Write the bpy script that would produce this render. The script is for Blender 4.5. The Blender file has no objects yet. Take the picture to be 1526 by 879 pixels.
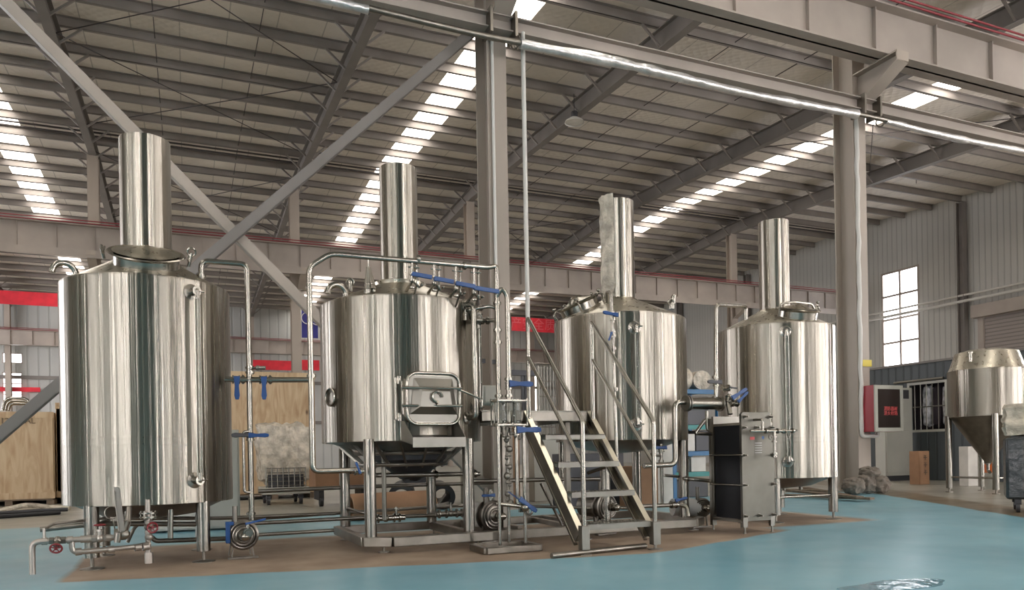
import bpy, bmesh, math, random
from mathutils import Vector, Matrix, noise
random.seed(7)
sc = bpy.context.scene
COL = sc.collection
PI = math.pi

# ---------------------------------------------------------------- camera model
F_, U0, V0 = 1130.0, 763.0, 677.0
ROLL, TH, H = math.radians(1.0), math.radians(23.2), 0.8

def ray(u, v):
    x, y = u - U0, v - V0
    c, s = math.cos(ROLL), math.sin(ROLL)
    x, y = x * c - y * s, x * s + y * c
    r, up = x / F_, -y / F_
    return Vector((math.sin(TH) + r * math.cos(TH), math.cos(TH) - r * math.sin(TH), up))
def at(u, v, Y):
    d = ray(u, v); t = Y / d.y
    return Vector((d.x * t, Y, H + d.z * t))
def atX(u, v, X):
    d = ray(u, v); t = X / d.x
    return Vector((X, d.y * t, H + d.z * t))
def fl(u, v, z=0.0):
    d = ray(u, v); t = (z - H) / d.z
    return Vector((d.x * t, d.y * t, z))
def proj(p):
    fw = p[0] * math.sin(TH) + p[1] * math.cos(TH)
    r = (p[0] * math.cos(TH) - p[1] * math.sin(TH)) / fw * F_
    y = -(p[2] - H) / fw * F_
    c, s = math.cos(ROLL), math.sin(ROLL)
    return U0 + r * c + y * s, V0 - r * s + y * c

cam = bpy.data.cameras.new('camera')
cam.sensor_width = 36.0
cam.sensor_fit = 'HORIZONTAL'
cam.lens = F_ / 1526 * 36
# the level frame of the photograph: horizon far below the middle of the frame
a_ = ROLL
ox, oy = 763.0 - U0, 439.5 - V0
x_ = ox * math.cos(a_) - oy * math.sin(a_); y_ = ox * math.sin(a_) + oy * math.cos(a_)
cam.shift_x = 0.0
cam.shift_y = (V0 - 439.5) / 1526
cam.clip_end = 400
camo = bpy.data.objects.new('camera', cam)
COL.objects.link(camo)
Rm = Matrix.Rotation(-TH, 4, 'Z') @ Matrix.Rotation(PI / 2, 4, 'X') @ Matrix.Rotation(-ROLL, 4, 'Z')
camo.matrix_world = Matrix.Translation((0, 0, H)) @ Rm
sc.camera = camo

# ---------------------------------------------------------------- materials
def mat(name, color, rough=0.5, metal=0.0, **k):
    m = bpy.data.materials.new(name); m.use_nodes = True
    b = m.node_tree.nodes['Principled BSDF']
    b.inputs['Base Color'].default_value = (*color, 1)
    b.inputs['Roughness'].default_value = rough
    b.inputs['Metallic'].default_value = metal
    for q, v in k.items():
        b.inputs[q].default_value = v
    return m
def noisy(m, scale, amt, detail=4, space='Object', stretch=(1, 1, 1), bump=0.0, rough_amt=0.0, bscale=None, dist=0.02, lo=0.35, hi=0.65):
    """multiply the base colour by a noise in [1-amt, 1+amt]; optional bump and roughness variation"""
    nt = m.node_tree; b = nt.nodes['Principled BSDF']; L = nt.links
    tc = nt.nodes.new('ShaderNodeTexCoord'); mp = nt.nodes.new('ShaderNodeMapping')
    mp.inputs['Scale'].default_value = stretch
    L.new(tc.outputs[space], mp.inputs['Vector'])
    n = nt.nodes.new('ShaderNodeTexNoise'); n.inputs['Scale'].default_value = scale; n.inputs['Detail'].default_value = detail
    L.new(mp.outputs['Vector'], n.inputs['Vector'])
    mr = nt.nodes.new('ShaderNodeMapRange')
    mr.inputs['From Min'].default_value = lo; mr.inputs['From Max'].default_value = hi
    mr.inputs['To Min'].default_value = 1 - amt; mr.inputs['To Max'].default_value = 1 + amt
    L.new(n.outputs['Fac'], mr.inputs['Value'])
    mx = nt.nodes.new('ShaderNodeVectorMath'); mx.operation = 'SCALE'
    mx.inputs[0].default_value = b.inputs['Base Color'].default_value[:3]
    L.new(mr.outputs['Result'], mx.inputs['Scale'])
    L.new(mx.outputs['Vector'], b.inputs['Base Color'])
    if rough_amt:
        r = nt.nodes.new('ShaderNodeMapRange'); r0 = b.inputs['Roughness'].default_value
        r.inputs['From Min'].default_value = lo; r.inputs['From Max'].default_value = hi
        r.inputs['To Min'].default_value = r0 - rough_amt; r.inputs['To Max'].default_value = r0 + rough_amt
        L.new(n.outputs['Fac'], r.inputs['Value']); L.new(r.outputs['Result'], b.inputs['Roughness'])
    if bump:
        n2 = n
        if bscale:
            n2 = nt.nodes.new('ShaderNodeTexNoise'); n2.inputs['Scale'].default_value = bscale; n2.inputs['Detail'].default_value = detail
            L.new(mp.outputs['Vector'], n2.inputs['Vector'])
        bp = nt.nodes.new('ShaderNodeBump'); bp.inputs['Strength'].default_value = bump; bp.inputs['Distance'].default_value = dist
        L.new(n2.outputs['Fac'], bp.inputs['Height']); L.new(bp.outputs['Normal'], b.inputs['Normal'])
    return m

def brushed(name, color, rough, aniso, bump, vert=True):
    m = mat(name, color, rough, 1.0)
    nt = m.node_tree; b = nt.nodes['Principled BSDF']; L = nt.links
    tc = nt.nodes.new('ShaderNodeTexCoord'); mp = nt.nodes.new('ShaderNodeMapping')
    mp.inputs['Scale'].default_value = (1, 1, 0.004) if vert else (1, 1, 1)
    L.new(tc.outputs['Object'], mp.inputs['Vector'])
    n = nt.nodes.new('ShaderNodeTexNoise'); n.inputs['Scale'].default_value = 16; n.inputs['Detail'].default_value = 5
    L.new(mp.outputs['Vector'], n.inputs['Vector'])
    bp = nt.nodes.new('ShaderNodeBump'); bp.inputs['Strength'].default_value = bump; bp.inputs['Distance'].default_value = 0.01
    L.new(n.outputs['Fac'], bp.inputs['Height']); L.new(bp.outputs['Normal'], b.inputs['Normal'])
    r = nt.nodes.new('ShaderNodeMapRange'); r.inputs['From Min'].default_value = .35; r.inputs['From Max'].default_value = .65
    r.inputs['To Min'].default_value = rough - .04; r.inputs['To Max'].default_value = rough + .05
    L.new(n.outputs['Fac'], r.inputs['Value']); L.new(r.outputs['Result'], b.inputs['Roughness'])
    if aniso:
        tg = nt.nodes.new('ShaderNodeTangent'); tg.direction_type = 'RADIAL'; tg.axis = 'Z'
        L.new(tg.outputs['Tangent'], b.inputs['Tangent'])
        b.inputs['Anisotropic'].default_value = aniso
        b.inputs['Anisotropic Rotation'].default_value = ANISO_ROT
    return m
ANISO_ROT = 0.25
M = {}
M['tank'] = brushed('brushed_tank_steel', (.36, .328, .28), .29, 1.0, .8)
M['cone'] = brushed('cone_steel', (.50, .46, .38), .30, .0, .0, False)
M['pipe'] = mat('polished_pipe_steel', (.31, .288, .25), .24, 1.0)
M['dull'] = noisy(mat('dull_steel', (.24, .22, .19), .38, 1.0), 8, .12)
M['frame'] = noisy(mat('frame_steel', (.27, .245, .21), .35, 1.0), 6, .15)
M['plate'] = noisy(mat('satin_plate_steel', (.22, .207, .18), .38, 1.0), 5, .08)
M['hx'] = noisy(mat('exchanger_plate_steel', (.125, .118, .10), .4, 1.0), 5, .08)
M['leg'] = noisy(mat('leg_tube_steel', (.30, .275, .24), .26, 1.0), 5, .06)
M['pumpsteel'] = noisy(mat('pump_cast_steel', (.20, .18, .155), .34, 1.0), 9, .12)
M['stair'] = noisy(mat('stair_channel_steel', (.62, .57, .46), .33, 1.0), 5, .08)
M['dark'] = mat('dark_steel', (.07, .07, .075), .5, .6)
M['rubber'] = mat('black_rubber', (.02, .02, .022), .55)
M['blue'] = mat('blue_handle_plastic', (.010, .058, .20), .35)
M['red'] = mat('red_handwheel_paint', (.17, .008, .012), .35)
M['glass'] = mat('sight_glass', (.9, .95, .95), .03, 0.0, **{'Transmission Weight': 1.0, 'IOR': 1.25})
M['paint'] = noisy(mat('column_paint', (.37, .315, .265), .5), 1.2, .10, stretch=(1, 1, .3), bump=.05)
M['paint2'] = noisy(mat('crane_beam_paint', (.36, .31, .27), .5), .8, .12)
M['paint3'] = noisy(mat('rafter_paint', (.185, .165, .15), .55), .8, .12)
M['purlin'] = noisy(mat('purlin_galvanised', (.27, .24, .22), .5, .1), .5, .18)
M['rod'] = mat('brace_rod', (.06, .05, .05), .6)
M['conred'] = mat('conductor_rail_red', (.24, .02, .03), .6)
M['banner'] = noisy(mat('banner_red', (.62, .018, .035), .6), 2, .15)
M['hosered'] = mat('hose_cabinet_red', (.30, .01, .02), .4)
M['bannerblue'] = mat('banner_blue', (.03, .03, .22), .6)
M['white'] = mat('white_plastic', (.62, .60, .56), .4)
M['ply'] = None
M['card'] = noisy(mat('cardboard', (.30, .165, .09), .8), 3, .12)
M['wood'] = noisy(mat('rough_timber', (.17, .125, .085), .75), 3, .25, stretch=(1, 8, 8))
M['greybox'] = noisy(mat('grey_cabinet_paint', (.42, .41, .36), .45), 2, .05)
M['whitebox'] = noisy(mat('white_carton', (.60, .57, .52), .6), 4, .08)
M['shelfblue'] = mat('shelf_blue_paint', (.02, .12, .26), .45)
M['shelfgreen'] = mat('shelf_green_paint', (.02, .20, .19), .45)
M['darkpanel'] = None
M['orange'] = mat('orange_plastic', (.65, .14, .02), .5)
M['black'] = mat('black_plastic', (.015, .015, .017), .4)
M['film'] = noisy(mat('crumpled_plastic_film', (.52, .46, .37), .25), 7, .3, bump=.9, bscale=11, dist=.05)
M['foil'] = noisy(mat('foil_wrap', (.72, .71, .70), .32, .8), 5, .15, bump=.7, bscale=9, dist=.03)
M['stretch'] = noisy(mat('dark_stretch_wrap', (.028, .032, .034), .22), 4, .3, bump=.6, bscale=7, dist=.03)
M['concrete'] = noisy(mat('rubble_concrete', (.20, .17, .14), .85), 3, .25, bump=.5)
M['letter'] = mat('red_letter', (.65, .10, .10), .5)
M['letterlt'] = mat('pale_letter', (.62, .58, .60), .5)
M['ink'] = mat('black_ink', (.12, .08, .05), .7)
M['yellow'] = mat('yellow_tag', (.62, .50, .06), .5)
M['brass'] = mat('galvanised_fitting', (.40, .36, .32), .4, .85)
M['cabglass'] = mat('cabinet_glass', (.03, .022, .02), .12)
M['cloth'] = noisy(mat('garment_white', (.6, .6, .62), .8), 5, .5)
M['clothdark'] = mat('garment_dark', (.05, .04, .05), .8)

# plywood
m = mat('plywood', (.47, .33, .19), .6); M['ply'] = m
nt = m.node_tree; L = nt.links; b = nt.nodes['Principled BSDF']
tc = nt.nodes.new('ShaderNodeTexCoord'); mp = nt.nodes.new('ShaderNodeMapping'); mp.inputs['Scale'].default_value = (2.5, 2.5, .45)
n = nt.nodes.new('ShaderNodeTexNoise'); n.inputs['Scale'].default_value = 3; n.inputs['Detail'].default_value = 6; n.inputs['Distortion'].default_value = 1.5
cr = nt.nodes.new('ShaderNodeValToRGB')
cr.color_ramp.elements[0].position = .3; cr.color_ramp.elements[0].color = (.40, .26, .14, 1)
cr.color_ramp.elements[1].position = .62; cr.color_ramp.elements[1].color = (.56, .42, .26, 1)
L.new(tc.outputs['Object'], mp.inputs['Vector']); L.new(mp.outputs['Vector'], n.inputs['Vector'])
L.new(n.outputs['Fac'], cr.inputs['Fac'])
v = nt.nodes.new('ShaderNodeTexVoronoi'); v.inputs['Scale'].default_value = 1.6
mp2 = nt.nodes.new('ShaderNodeMapping'); mp2.inputs['Scale'].default_value = (1.6, 1.6, .8)
L.new(tc.outputs['Object'], mp2.inputs['Vector']); L.new(mp2.outputs['Vector'], v.inputs['Vector'])
kr = nt.nodes.new('ShaderNodeMapRange'); kr.inputs['From Min'].default_value = .02; kr.inputs['From Max'].default_value = .09
L.new(v.outputs['Distance'], kr.inputs['Value'])
mx = nt.nodes.new('ShaderNodeMix'); mx.data_type = 'RGBA'; mx.inputs['A'].default_value = (.10, .055, .03, 1)
L.new(kr.outputs['Result'], mx.inputs['Factor']); L.new(cr.outputs['Color'], mx.inputs['B']); L.new(mx.outputs['Result'], b.inputs['Base Color'])

def ribbed(name, color, pitch, axis, depth=.6, rough=.5, duty=.12, dark=.72, metal=0.0):
    """vertical or horizontal cladding ribs: narrow grooves as bump plus slightly darker colour in the grooves"""
    m = mat(name, color, rough, metal); nt = m.node_tree; L = nt.links; b = nt.nodes['Principled BSDF']
    tc = nt.nodes.new('ShaderNodeTexCoord'); sx = nt.nodes.new('ShaderNodeSeparateXYZ')
    L.new(tc.outputs['Object'], sx.inputs['Vector'])
    md = nt.nodes.new('ShaderNodeMath'); md.operation = 'MULTIPLY'; md.inputs[1].default_value = 1 / pitch
    L.new(sx.outputs[axis], md.inputs[0])
    fr = nt.nodes.new('ShaderNodeMath'); fr.operation = 'FRACT'; L.new(md.outputs[0], fr.inputs[0])
    pp = nt.nodes.new('ShaderNodeMath'); pp.operation = 'PINGPONG'; pp.inputs[1].default_value = .5; L.new(fr.outputs[0], pp.inputs[0])
    mr = nt.nodes.new('ShaderNodeMapRange'); mr.inputs['From Min'].default_value = duty * .5; mr.inputs['From Max'].default_value = duty
    L.new(pp.outputs[0], mr.inputs['Value'])
    bp = nt.nodes.new('ShaderNodeBump'); bp.inputs['Strength'].default_value = depth; bp.inputs['Distance'].default_value = .04
    L.new(mr.outputs['Result'], bp.inputs['Height']); L.new(bp.outputs['Normal'], b.inputs['Normal'])
    n = nt.nodes.new('ShaderNodeTexNoise'); n.inputs['Scale'].default_value = .35; L.new(tc.outputs['Object'], n.inputs['Vector'])
    mm = nt.nodes.new('ShaderNodeMath'); mm.operation = 'MULTIPLY_ADD'; mm.inputs[1].default_value = .3; mm.inputs[2].default_value = .85
    L.new(n.outputs['Fac'], mm.inputs[0])
    cm = nt.nodes.new('ShaderNodeMapRange'); cm.inputs['To Min'].default_value = dark; cm.inputs['To Max'].default_value = 1
    L.new(mr.outputs['Result'], cm.inputs['Value'])
    m2 = nt.nodes.new('ShaderNodeMath'); m2.operation = 'MULTIPLY'; L.new(mm.outputs[0], m2.inputs[0]); L.new(cm.outputs['Result'], m2.inputs[1])
    vs = nt.nodes.new('ShaderNodeVectorMath'); vs.operation = 'SCALE'; vs.inputs[0].default_value = color
    L.new(m2.outputs[0], vs.inputs['Scale']); L.new(vs.outputs['Vector'], b.inputs['Base Color'])
    return m
M['wallY'] = ribbed('wall_cladding_end', (.50, .49, .46), .28, 'Y', dark=.86)
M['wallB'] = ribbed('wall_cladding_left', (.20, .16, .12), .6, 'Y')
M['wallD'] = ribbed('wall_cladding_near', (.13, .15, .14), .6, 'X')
M['wallX'] = ribbed('wall_cladding_side', (.45, .45, .43), .6, 'X', dark=.85)
M['darkpanel'] = ribbed('dark_booth_cladding', (.045, .055, .058), .22, 'Y')
M['shutter'] = ribbed('roller_shutter_slats', (.30, .26, .24), .16, 'Z', duty=.2)
M['beamrib'] = None

# ceiling: quilted foil insulation
m = mat('roof_insulation', (.72, .66, .59), .55); M['ceil'] = m
nt = m.node_tree; L = nt.links; b = nt.nodes['Principled BSDF']
tc = nt.nodes.new('ShaderNodeTexCoord')
mp = nt.nodes.new('ShaderNodeMapping'); mp.inputs['Rotation'].default_value = (0, 0, .78)
w1 = nt.nodes.new('ShaderNodeTexVoronoi'); w1.inputs['Scale'].default_value = 5; w1.inputs['Randomness'].default_value = .35
L.new(tc.outputs['Object'], mp.inputs['Vector']); L.new(mp.outputs['Vector'], w1.inputs['Vector'])
bp = nt.nodes.new('ShaderNodeBump'); bp.inputs['Strength'].default_value = .55; bp.inputs['Distance'].default_value = .05
L.new(w1.outputs['Distance'], bp.inputs['Height']); L.new(bp.outputs['Normal'], b.inputs['Normal'])
sx = nt.nodes.new('ShaderNodeSeparateXYZ'); L.new(tc.outputs['Object'], sx.inputs['Vector'])
md = nt.nodes.new('ShaderNodeMath'); md.operation = 'MULTIPLY'; md.inputs[1].default_value = 1 / 1.16; L.new(sx.outputs['X'], md.inputs[0])
pp = nt.nodes.new('ShaderNodeMath'); pp.operation = 'PINGPONG'; pp.inputs[1].default_value = .5; L.new(md.outputs[0], pp.inputs[0])
mr = nt.nodes.new('ShaderNodeMapRange'); mr.inputs['From Min'].default_value = .006; mr.inputs['From Max'].default_value = .018
mr.inputs['To Min'].default_value = .6; L.new(pp.outputs[0], mr.inputs['Value'])
n = nt.nodes.new('ShaderNodeTexNoise'); n.inputs['Scale'].default_value = .6; n.inputs['Detail'].default_value = 5; L.new(tc.outputs['Object'], n.inputs['Vector'])
mm = nt.nodes.new('ShaderNodeMath'); mm.operation = 'MULTIPLY_ADD'; mm.inputs[1].default_value = .5; mm.inputs[2].default_value = .75; L.new(n.outputs['Fac'], mm.inputs[0])
m2 = nt.nodes.new('ShaderNodeMath'); m2.operation = 'MULTIPLY'; L.new(mm.outputs[0], m2.inputs[0]); L.new(mr.outputs['Result'], m2.inputs[1])
vs = nt.nodes.new('ShaderNodeVectorMath'); vs.operation = 'SCALE'; vs.inputs[0].default_value = (.72, .66, .59)
L.new(m2.outputs[0], vs.inputs['Scale']); L.new(vs.outputs['Vector'], b.inputs['Base Color'])

def emis(name, color, s):
    m = bpy.data.materials.new(name); m.use_nodes = True
    nt = m.node_tree; nt.nodes.clear()
    e = nt.nodes.new('ShaderNodeEmission'); e.inputs['Color'].default_value = (*color, 1); e.inputs['Strength'].default_value = s
    o = nt.nodes.new('ShaderNodeOutputMaterial'); nt.links.new(e.outputs[0], o.inputs[0])
    return m
M['sky'] = emis('skylight_sheet', (1.0, .93, .84), 7)
M['win'] = emis('window_daylight', (.97, .96, 1.0), 5)
M['fillband'] = emis('fill_band_glow', (.97, .96, 1.0), 10)  # unseen band in the left wall, added as fill light for the ceiling
M['streakslit'] = emis('streak_slit_glow', (1.0, .97, .98), 42)  # unseen slits, added to draw bright streaks in the tank steel
M['winb'] = emis('open_door_daylight', (1.0, .96, .90), 11)

# floor: blue epoxy, worn tan strip under the plant, grey concrete beyond
m = mat('shop_floor', (.1, .3, .4), .3); M['floor'] = m
nt = m.node_tree; L = nt.links; b = nt.nodes['Principled BSDF']
tc = nt.nodes.new('ShaderNodeTexCoord'); sx = nt.nodes.new('ShaderNodeSeparateXYZ')
nz = nt.nodes.new('ShaderNodeTexNoise'); nz.inputs['Scale'].default_value = 1.7; nz.inputs['Detail'].default_value = 6
L.new(tc.outputs['Object'], nz.inputs['Vector'])
ad = nt.nodes.new('ShaderNodeVectorMath'); ad.operation = 'MULTIPLY_ADD'
ad.inputs[1].default_value = (.14, .14, 0); L.new(nz.outputs['Color'], ad.inputs[0]); L.new(tc.outputs['Object'], ad.inputs[2])
L.new(ad.outputs['Vector'], sx.inputs['Vector'])
def lin(a, bb, c, w, clampedge=True):
    """soft mask: 1 where a*x + bb*y > c"""
    m1 = nt.nodes.new('ShaderNodeMath'); m1.operation = 'MULTIPLY'; m1.inputs[1].default_value = a; L.new(sx.outputs['X'], m1.inputs[0])
    m2 = nt.nodes.new('ShaderNodeMath'); m2.operation = 'MULTIPLY_ADD'; m2.inputs[1].default_value = bb
    L.new(sx.outputs['Y'], m2.inputs[0]); L.new(m1.outputs[0], m2.inputs[2])
    r = nt.nodes.new('ShaderNodeMapRange'); r.inputs['From Min'].default_value = c - w; r.inputs['From Max'].default_value = c + w
    L.new(m2.outputs[0], r.inputs['Value']); return r.outputs['Result']
def mul(*xs):
    o = xs[0]
    for x in xs[1:]:
        m_ = nt.nodes.new('ShaderNodeMath'); m_.operation = 'MULTIPLY'; L.new(o, m_.inputs[0]); L.new(x, m_.inputs[1]); o = m_.outputs[0]
    return o
def mxx(x, y):
    m_ = nt.nodes.new('ShaderNodeMath'); m_.operation = 'MAXIMUM'; L.new(x, m_.inputs[0]); L.new(y, m_.inputs[1]); return m_.outputs[0]
def mixc(f, A, B):
    q = nt.nodes.new('ShaderNodeMix'); q.data_type = 'RGBA'; L.new(f, q.inputs['Factor'])
    for s_, val in (('A', A), ('B', B)):
        if isinstance(val, tuple): q.inputs[s_].default_value = (*val, 1)
        else: L.new(val, q.inputs[s_])
    return q.outputs['Result']
def cramp(scale, c1, c2, lo=.35, hi=.65, stretch=(1, 1, 1)):
    mp = nt.nodes.new('ShaderNodeMapping'); mp.inputs['Scale'].default_value = stretch; L.new(tc.outputs['Object'], mp.inputs['Vector'])
    n = nt.nodes.new('ShaderNodeTexNoise'); n.inputs['Scale'].default_value = scale; n.inputs['Detail'].default_value = 7; L.new(mp.outputs['Vector'], n.inputs['Vector'])
    c = nt.nodes.new('ShaderNodeValToRGB'); c.color_ramp.elements[0].position = lo; c.color_ramp.elements[1].position = hi
    c.color_ramp.elements[0].color = (*c1, 1); c.color_ramp.elements[1].color = (*c2, 1)
    L.new(n.outputs['Fac'], c.inputs['Fac']); return c.outputs['Color']
blue = cramp(.8, (.19, .40, .49), (.235, .46, .54), stretch=(1, 1.6, 1))
tan = cramp(2.2, (.26, .185, .13), (.40, .30, .215))
grey = cramp(1.1, (.28, .27, .23), (.38, .36, .31))
warm = cramp(1.6, (.30, .22, .15), (.42, .34, .25))
# tan strip: front edge through measured points, back edge, ends
tA = mul(lin(.19, 1, 5.76, .03), lin(0, -1, -7.95, .10), lin(1, 0, -.72, .03), lin(-1, 0, -5.55, .10), lin(-.37, 1, 3.86, .03))
tB = mul(lin(0, 1, 6.22, .08), lin(0, -1, -7.9, .1), lin(1, 0, 5.3, .1), lin(-1, 0, -7.15, .12))
tanmask = mxx(tA, tB)
# blue / grey limits: far side y ~ 10.9 and the slanting right-hand edge
farm = lin(0, 1, 11.0, .12)
edge = lin(1.0, -.61, 5.2, .03)      # right of the line (8.46,5.46)-(10.6,8.95)
c = mixc(tanmask, blue, tan)
c = mixc(farm, c, grey)
warm = mixc(lin(1, -.61, 5.95, .06), cramp(1.6, (.13, .10, .06), (.22, .165, .10)), cramp(1.6, (.27, .25, .20), (.36, .34, .29)))
c = mixc(edge, c, warm)
# dried tyre and wash marks
stain = cramp(.5, (.86, .86, .86), (1.08, 1.08, 1.08), .3, .7)
q = nt.nodes.new('ShaderNodeMix'); q.data_type = 'RGBA'; q.blend_type = 'MULTIPLY'; q.inputs['Factor'].default_value = 1
L.new(c, q.inputs['A']); L.new(stain, q.inputs['B']); L.new(q.outputs['Result'], b.inputs['Base Color'])
n = nt.nodes.new('ShaderNodeTexNoise'); n.inputs['Scale'].default_value = 2.5; n.inputs['Detail'].default_value = 6; L.new(tc.outputs['Object'], n.inputs['Vector'])
r = nt.nodes.new('ShaderNodeMapRange'); r.inputs['From Min'].default_value = .35; r.inputs['From Max'].default_value = .65
r.inputs['To Min'].default_value = .28; r.inputs['To Max'].default_value = .36; L.new(n.outputs['Fac'], r.inputs['Value'])
ra = nt.nodes.new('ShaderNodeMath'); ra.operation = 'MULTIPLY_ADD'; ra.inputs[1].default_value = .35; L.new(tanmask, ra.inputs[0]); L.new(r.outputs['Result'], ra.inputs[2])
L.new(ra.outputs[0], b.inputs['Roughness'])
M['water'] = noisy(mat('water_film', (.20, .38, .46), .04, 0, **{'IOR': 1.4}), 9, .0, stretch=(1, 1, 1), bump=.35, dist=.02)

# ---------------------------------------------------------------- mesh builder
WL = {}
class MB:
    def __init__(s, xf=None):
        s.bm = bmesh.new(); s.xf = xf or Matrix.Identity(4)
    def _v(s, p): return s.bm.verts.new(s.xf @ Vector(p))
    def box(s, c, d, rz=0, rot=None):
        c = Vector(c); hx, hy, hz = d[0] / 2, d[1] / 2, d[2] / 2
        R = rot if rot is not None else Matrix.Rotation(rz, 3, 'Z')
        vs = [s._v(c + R @ Vector((x, y, z))) for x in (-hx, hx) for y in (-hy, hy) for z in (-hz, hz)]
        for f in ((0, 1, 3, 2), (4, 6, 7, 5), (0, 4, 5, 1), (2, 3, 7, 6), (0, 2, 6, 4), (1, 5, 7, 3)):
            s.bm.faces.new([vs[i] for i in f])
        return s
    def box2(s, a, b):
        a, b = Vector(a), Vector(b)
        return s.box((a + b) / 2, (abs(b.x - a.x), abs(b.y - a.y), abs(b.z - a.z)))
    def bar(s, a, b, w, h, up=(0, 0, 1)):
        """rectangular bar from a to b; w across, h along up"""
        a, b = Vector(a), Vector(b); z = (b - a).normalized(); up = Vector(up)
        x = up.cross(z)
        if x.length < 1e-4: x = Vector((1, 0, 0)).cross(z)
        x.normalize(); y = z.cross(x).normalized()
        R = Matrix((x, y, z)).transposed()
        return s.box((a + b) / 2, (w, h, (b - a).length), rot=R)
    def rings(s, rs, cap0=True, cap1=True, close=True):
        vr = [[s._v(p) for p in r] for r in rs]
        n = len(vr[0])
        for i in range(len(vr) - 1):
            for j in range(n if close else n - 1):
                k = (j + 1) % n
                s.bm.faces.new((vr[i][j], vr[i][k], vr[i + 1][k], vr[i + 1][j]))
        if cap0: s.bm.faces.new(list(reversed(vr[0])))
        if cap1: s.bm.faces.new(vr[-1])
        return s
    def cyl(s, a, b, r, r2=None, n=20, cap=True):
        a, b = Vector(a), Vector(b); z = (b - a).normalized()
        x = z.orthogonal().normalized(); y = z.cross(x)
        r2 = r if r2 is None else r2
        f = lambda c, rr: [c + x * rr * math.cos(t) + y * rr * math.sin(t) for t in [2 * PI * i / n for i in range(n)]]
        return s.rings([f(a, r), f(b, r2)], cap, cap)
    def tube(s, pts, r, bend=0.0, n=12, caps=True, closed=False):
        P = [Vector(p) for p in pts]
        if bend > 0 and not closed:
            Q = [P[0]]
            for i in range(1, len(P) - 1):
                d1 = (P[i - 1] - P[i]); d2 = (P[i + 1] - P[i])
                k = min(bend, d1.length * .48, d2.length * .48)
                A = P[i] + d1.normalized() * k; B = P[i] + d2.normalized() * k
                for t in range(7):
                    t /= 6; Q.append((1 - t) ** 2 * A + 2 * t * (1 - t) * P[i] + t * t * B)
            Q.append(P[-1]); P = Q
        m = len(P); T = []
        for i in range(m):
            if closed: T.append((P[(i + 1) % m] - P[i - 1]).normalized())
            else: T.append((P[min(i + 1, m - 1)] - P[max(i - 1, 0)]).normalized())
        x = T[0].orthogonal().normalized(); rs = []
        for i in range(m):
            x = (x - T[i] * x.dot(T[i])).normalized(); y = T[i].cross(x)
            rr = r[i] if isinstance(r, (list, tuple)) else r
            rs.append([P[i] + x * rr * math.cos(2 * PI * j / n) + y * rr * math.sin(2 * PI * j / n) for j in range(n)])
        if closed:
            rs.append(rs[0]); return s.rings(rs, False, False)
        return s.rings(rs, caps, caps)
    def lathe(s, prof, c=(0, 0, 0), n=48, axis=None):
        """profile of (r, z); axis: direction that z follows"""
        c = Vector(c)
        R = Matrix.Identity(3) if axis is None else Vector((0, 0, 1)).rotation_difference(Vector(axis).normalized()).to_matrix()
        rs = []
        for r, z in prof:
            rs.append([c + R @ Vector((max(r, 1e-4) * math.cos(2 * PI * i / n), max(r, 1e-4) * math.sin(2 * PI * i / n), z)) for i in range(n)])
        return s.rings(rs, prof[0][0] < .002, prof[-1][0] < .002)
    def torus(s, c, R, r, axis=(0, 0, 1), n=28, m=8, a0=0, a1=None):
        c = Vector(c); z = Vector(axis).normalized(); x = z.orthogonal().normalized(); y = z.cross(x)
        full = a1 is None
        k = n if full else n + 1
        P = [c + x * R * math.cos(t) + y * R * math.sin(t) for t in [a0 + ((2 * PI if full else a1 - a0) * i / n) for i in range(k)]]
        return s.tube(P, r, n=m, closed=full)
    def prism(s, poly, d):
        """poly: 3D points (planar), extruded by vector d"""
        d = Vector(d); a = [Vector(p) for p in poly]
        return s.rings([a, [p + d for p in a]])
    def sphere(s, c, r, sc_=(1, 1, 1), n=16):
        c = Vector(c); rs = []
        for i in range(n // 2 + 1):
            t = PI * i / (n // 2); rr = max(math.sin(t), 1e-3) * r
            rs.append([c + Vector((rr * math.cos(2 * PI * j / n) * sc_[0], rr * math.sin(2 * PI * j / n) * sc_[1], -math.cos(t) * r * sc_[2])) for j in range(n)])
        return s.rings(rs)
    def build(s, name, material, parent=None, origin=None, bevel=0.0, smooth=True, label=None, seg=2, local=False):
        bm = s.bm
        bmesh.ops.recalc_face_normals(bm, faces=bm.faces)
        if parent is not None:
            off = WL[parent]
        elif origin is not None:
            off = Vector(origin)
        else:
            xs = [v.co.x for v in bm.verts]; ys = [v.co.y for v in bm.verts]; zs = [v.co.z for v in bm.verts]
            off = Vector(((min(xs) + max(xs)) / 2, (min(ys) + max(ys)) / 2, min(zs)))
        if parent is not None:
            # the part's own origin sits at its middle
            xs = [v.co.x for v in bm.verts]; ys = [v.co.y for v in bm.verts]; zs = [v.co.z for v in bm.verts]
            own = Vector(((min(xs) + max(xs)) / 2, (min(ys) + max(ys)) / 2, (min(zs) + max(zs)) / 2))
        else:
            own = off
        bm.transform(Matrix.Translation(-own))
        me = bpy.data.meshes.new(name); bm.to_mesh(me); bm.free()
        if smooth:
            me.polygons.foreach_set('use_smooth', [True] * len(me.polygons))
            me.set_sharp_from_angle(angle=math.radians(38))
        o = bpy.data.objects.new(name, me); COL.objects.link(o)
        me.materials.append(material)
        if parent is not None:
            o.parent = parent; o.location = own - WL[parent]
        else:
            o.location = own
        WL[o] = own
        if bevel:
            md = o.modifiers.new('bevel', 'BEVEL'); md.width = bevel; md.segments = seg; md.limit_method = 'ANGLE'; md.angle_limit = math.radians(35)
            md.harden_normals = False
        if label: o['label'] = label
        return o

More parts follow.
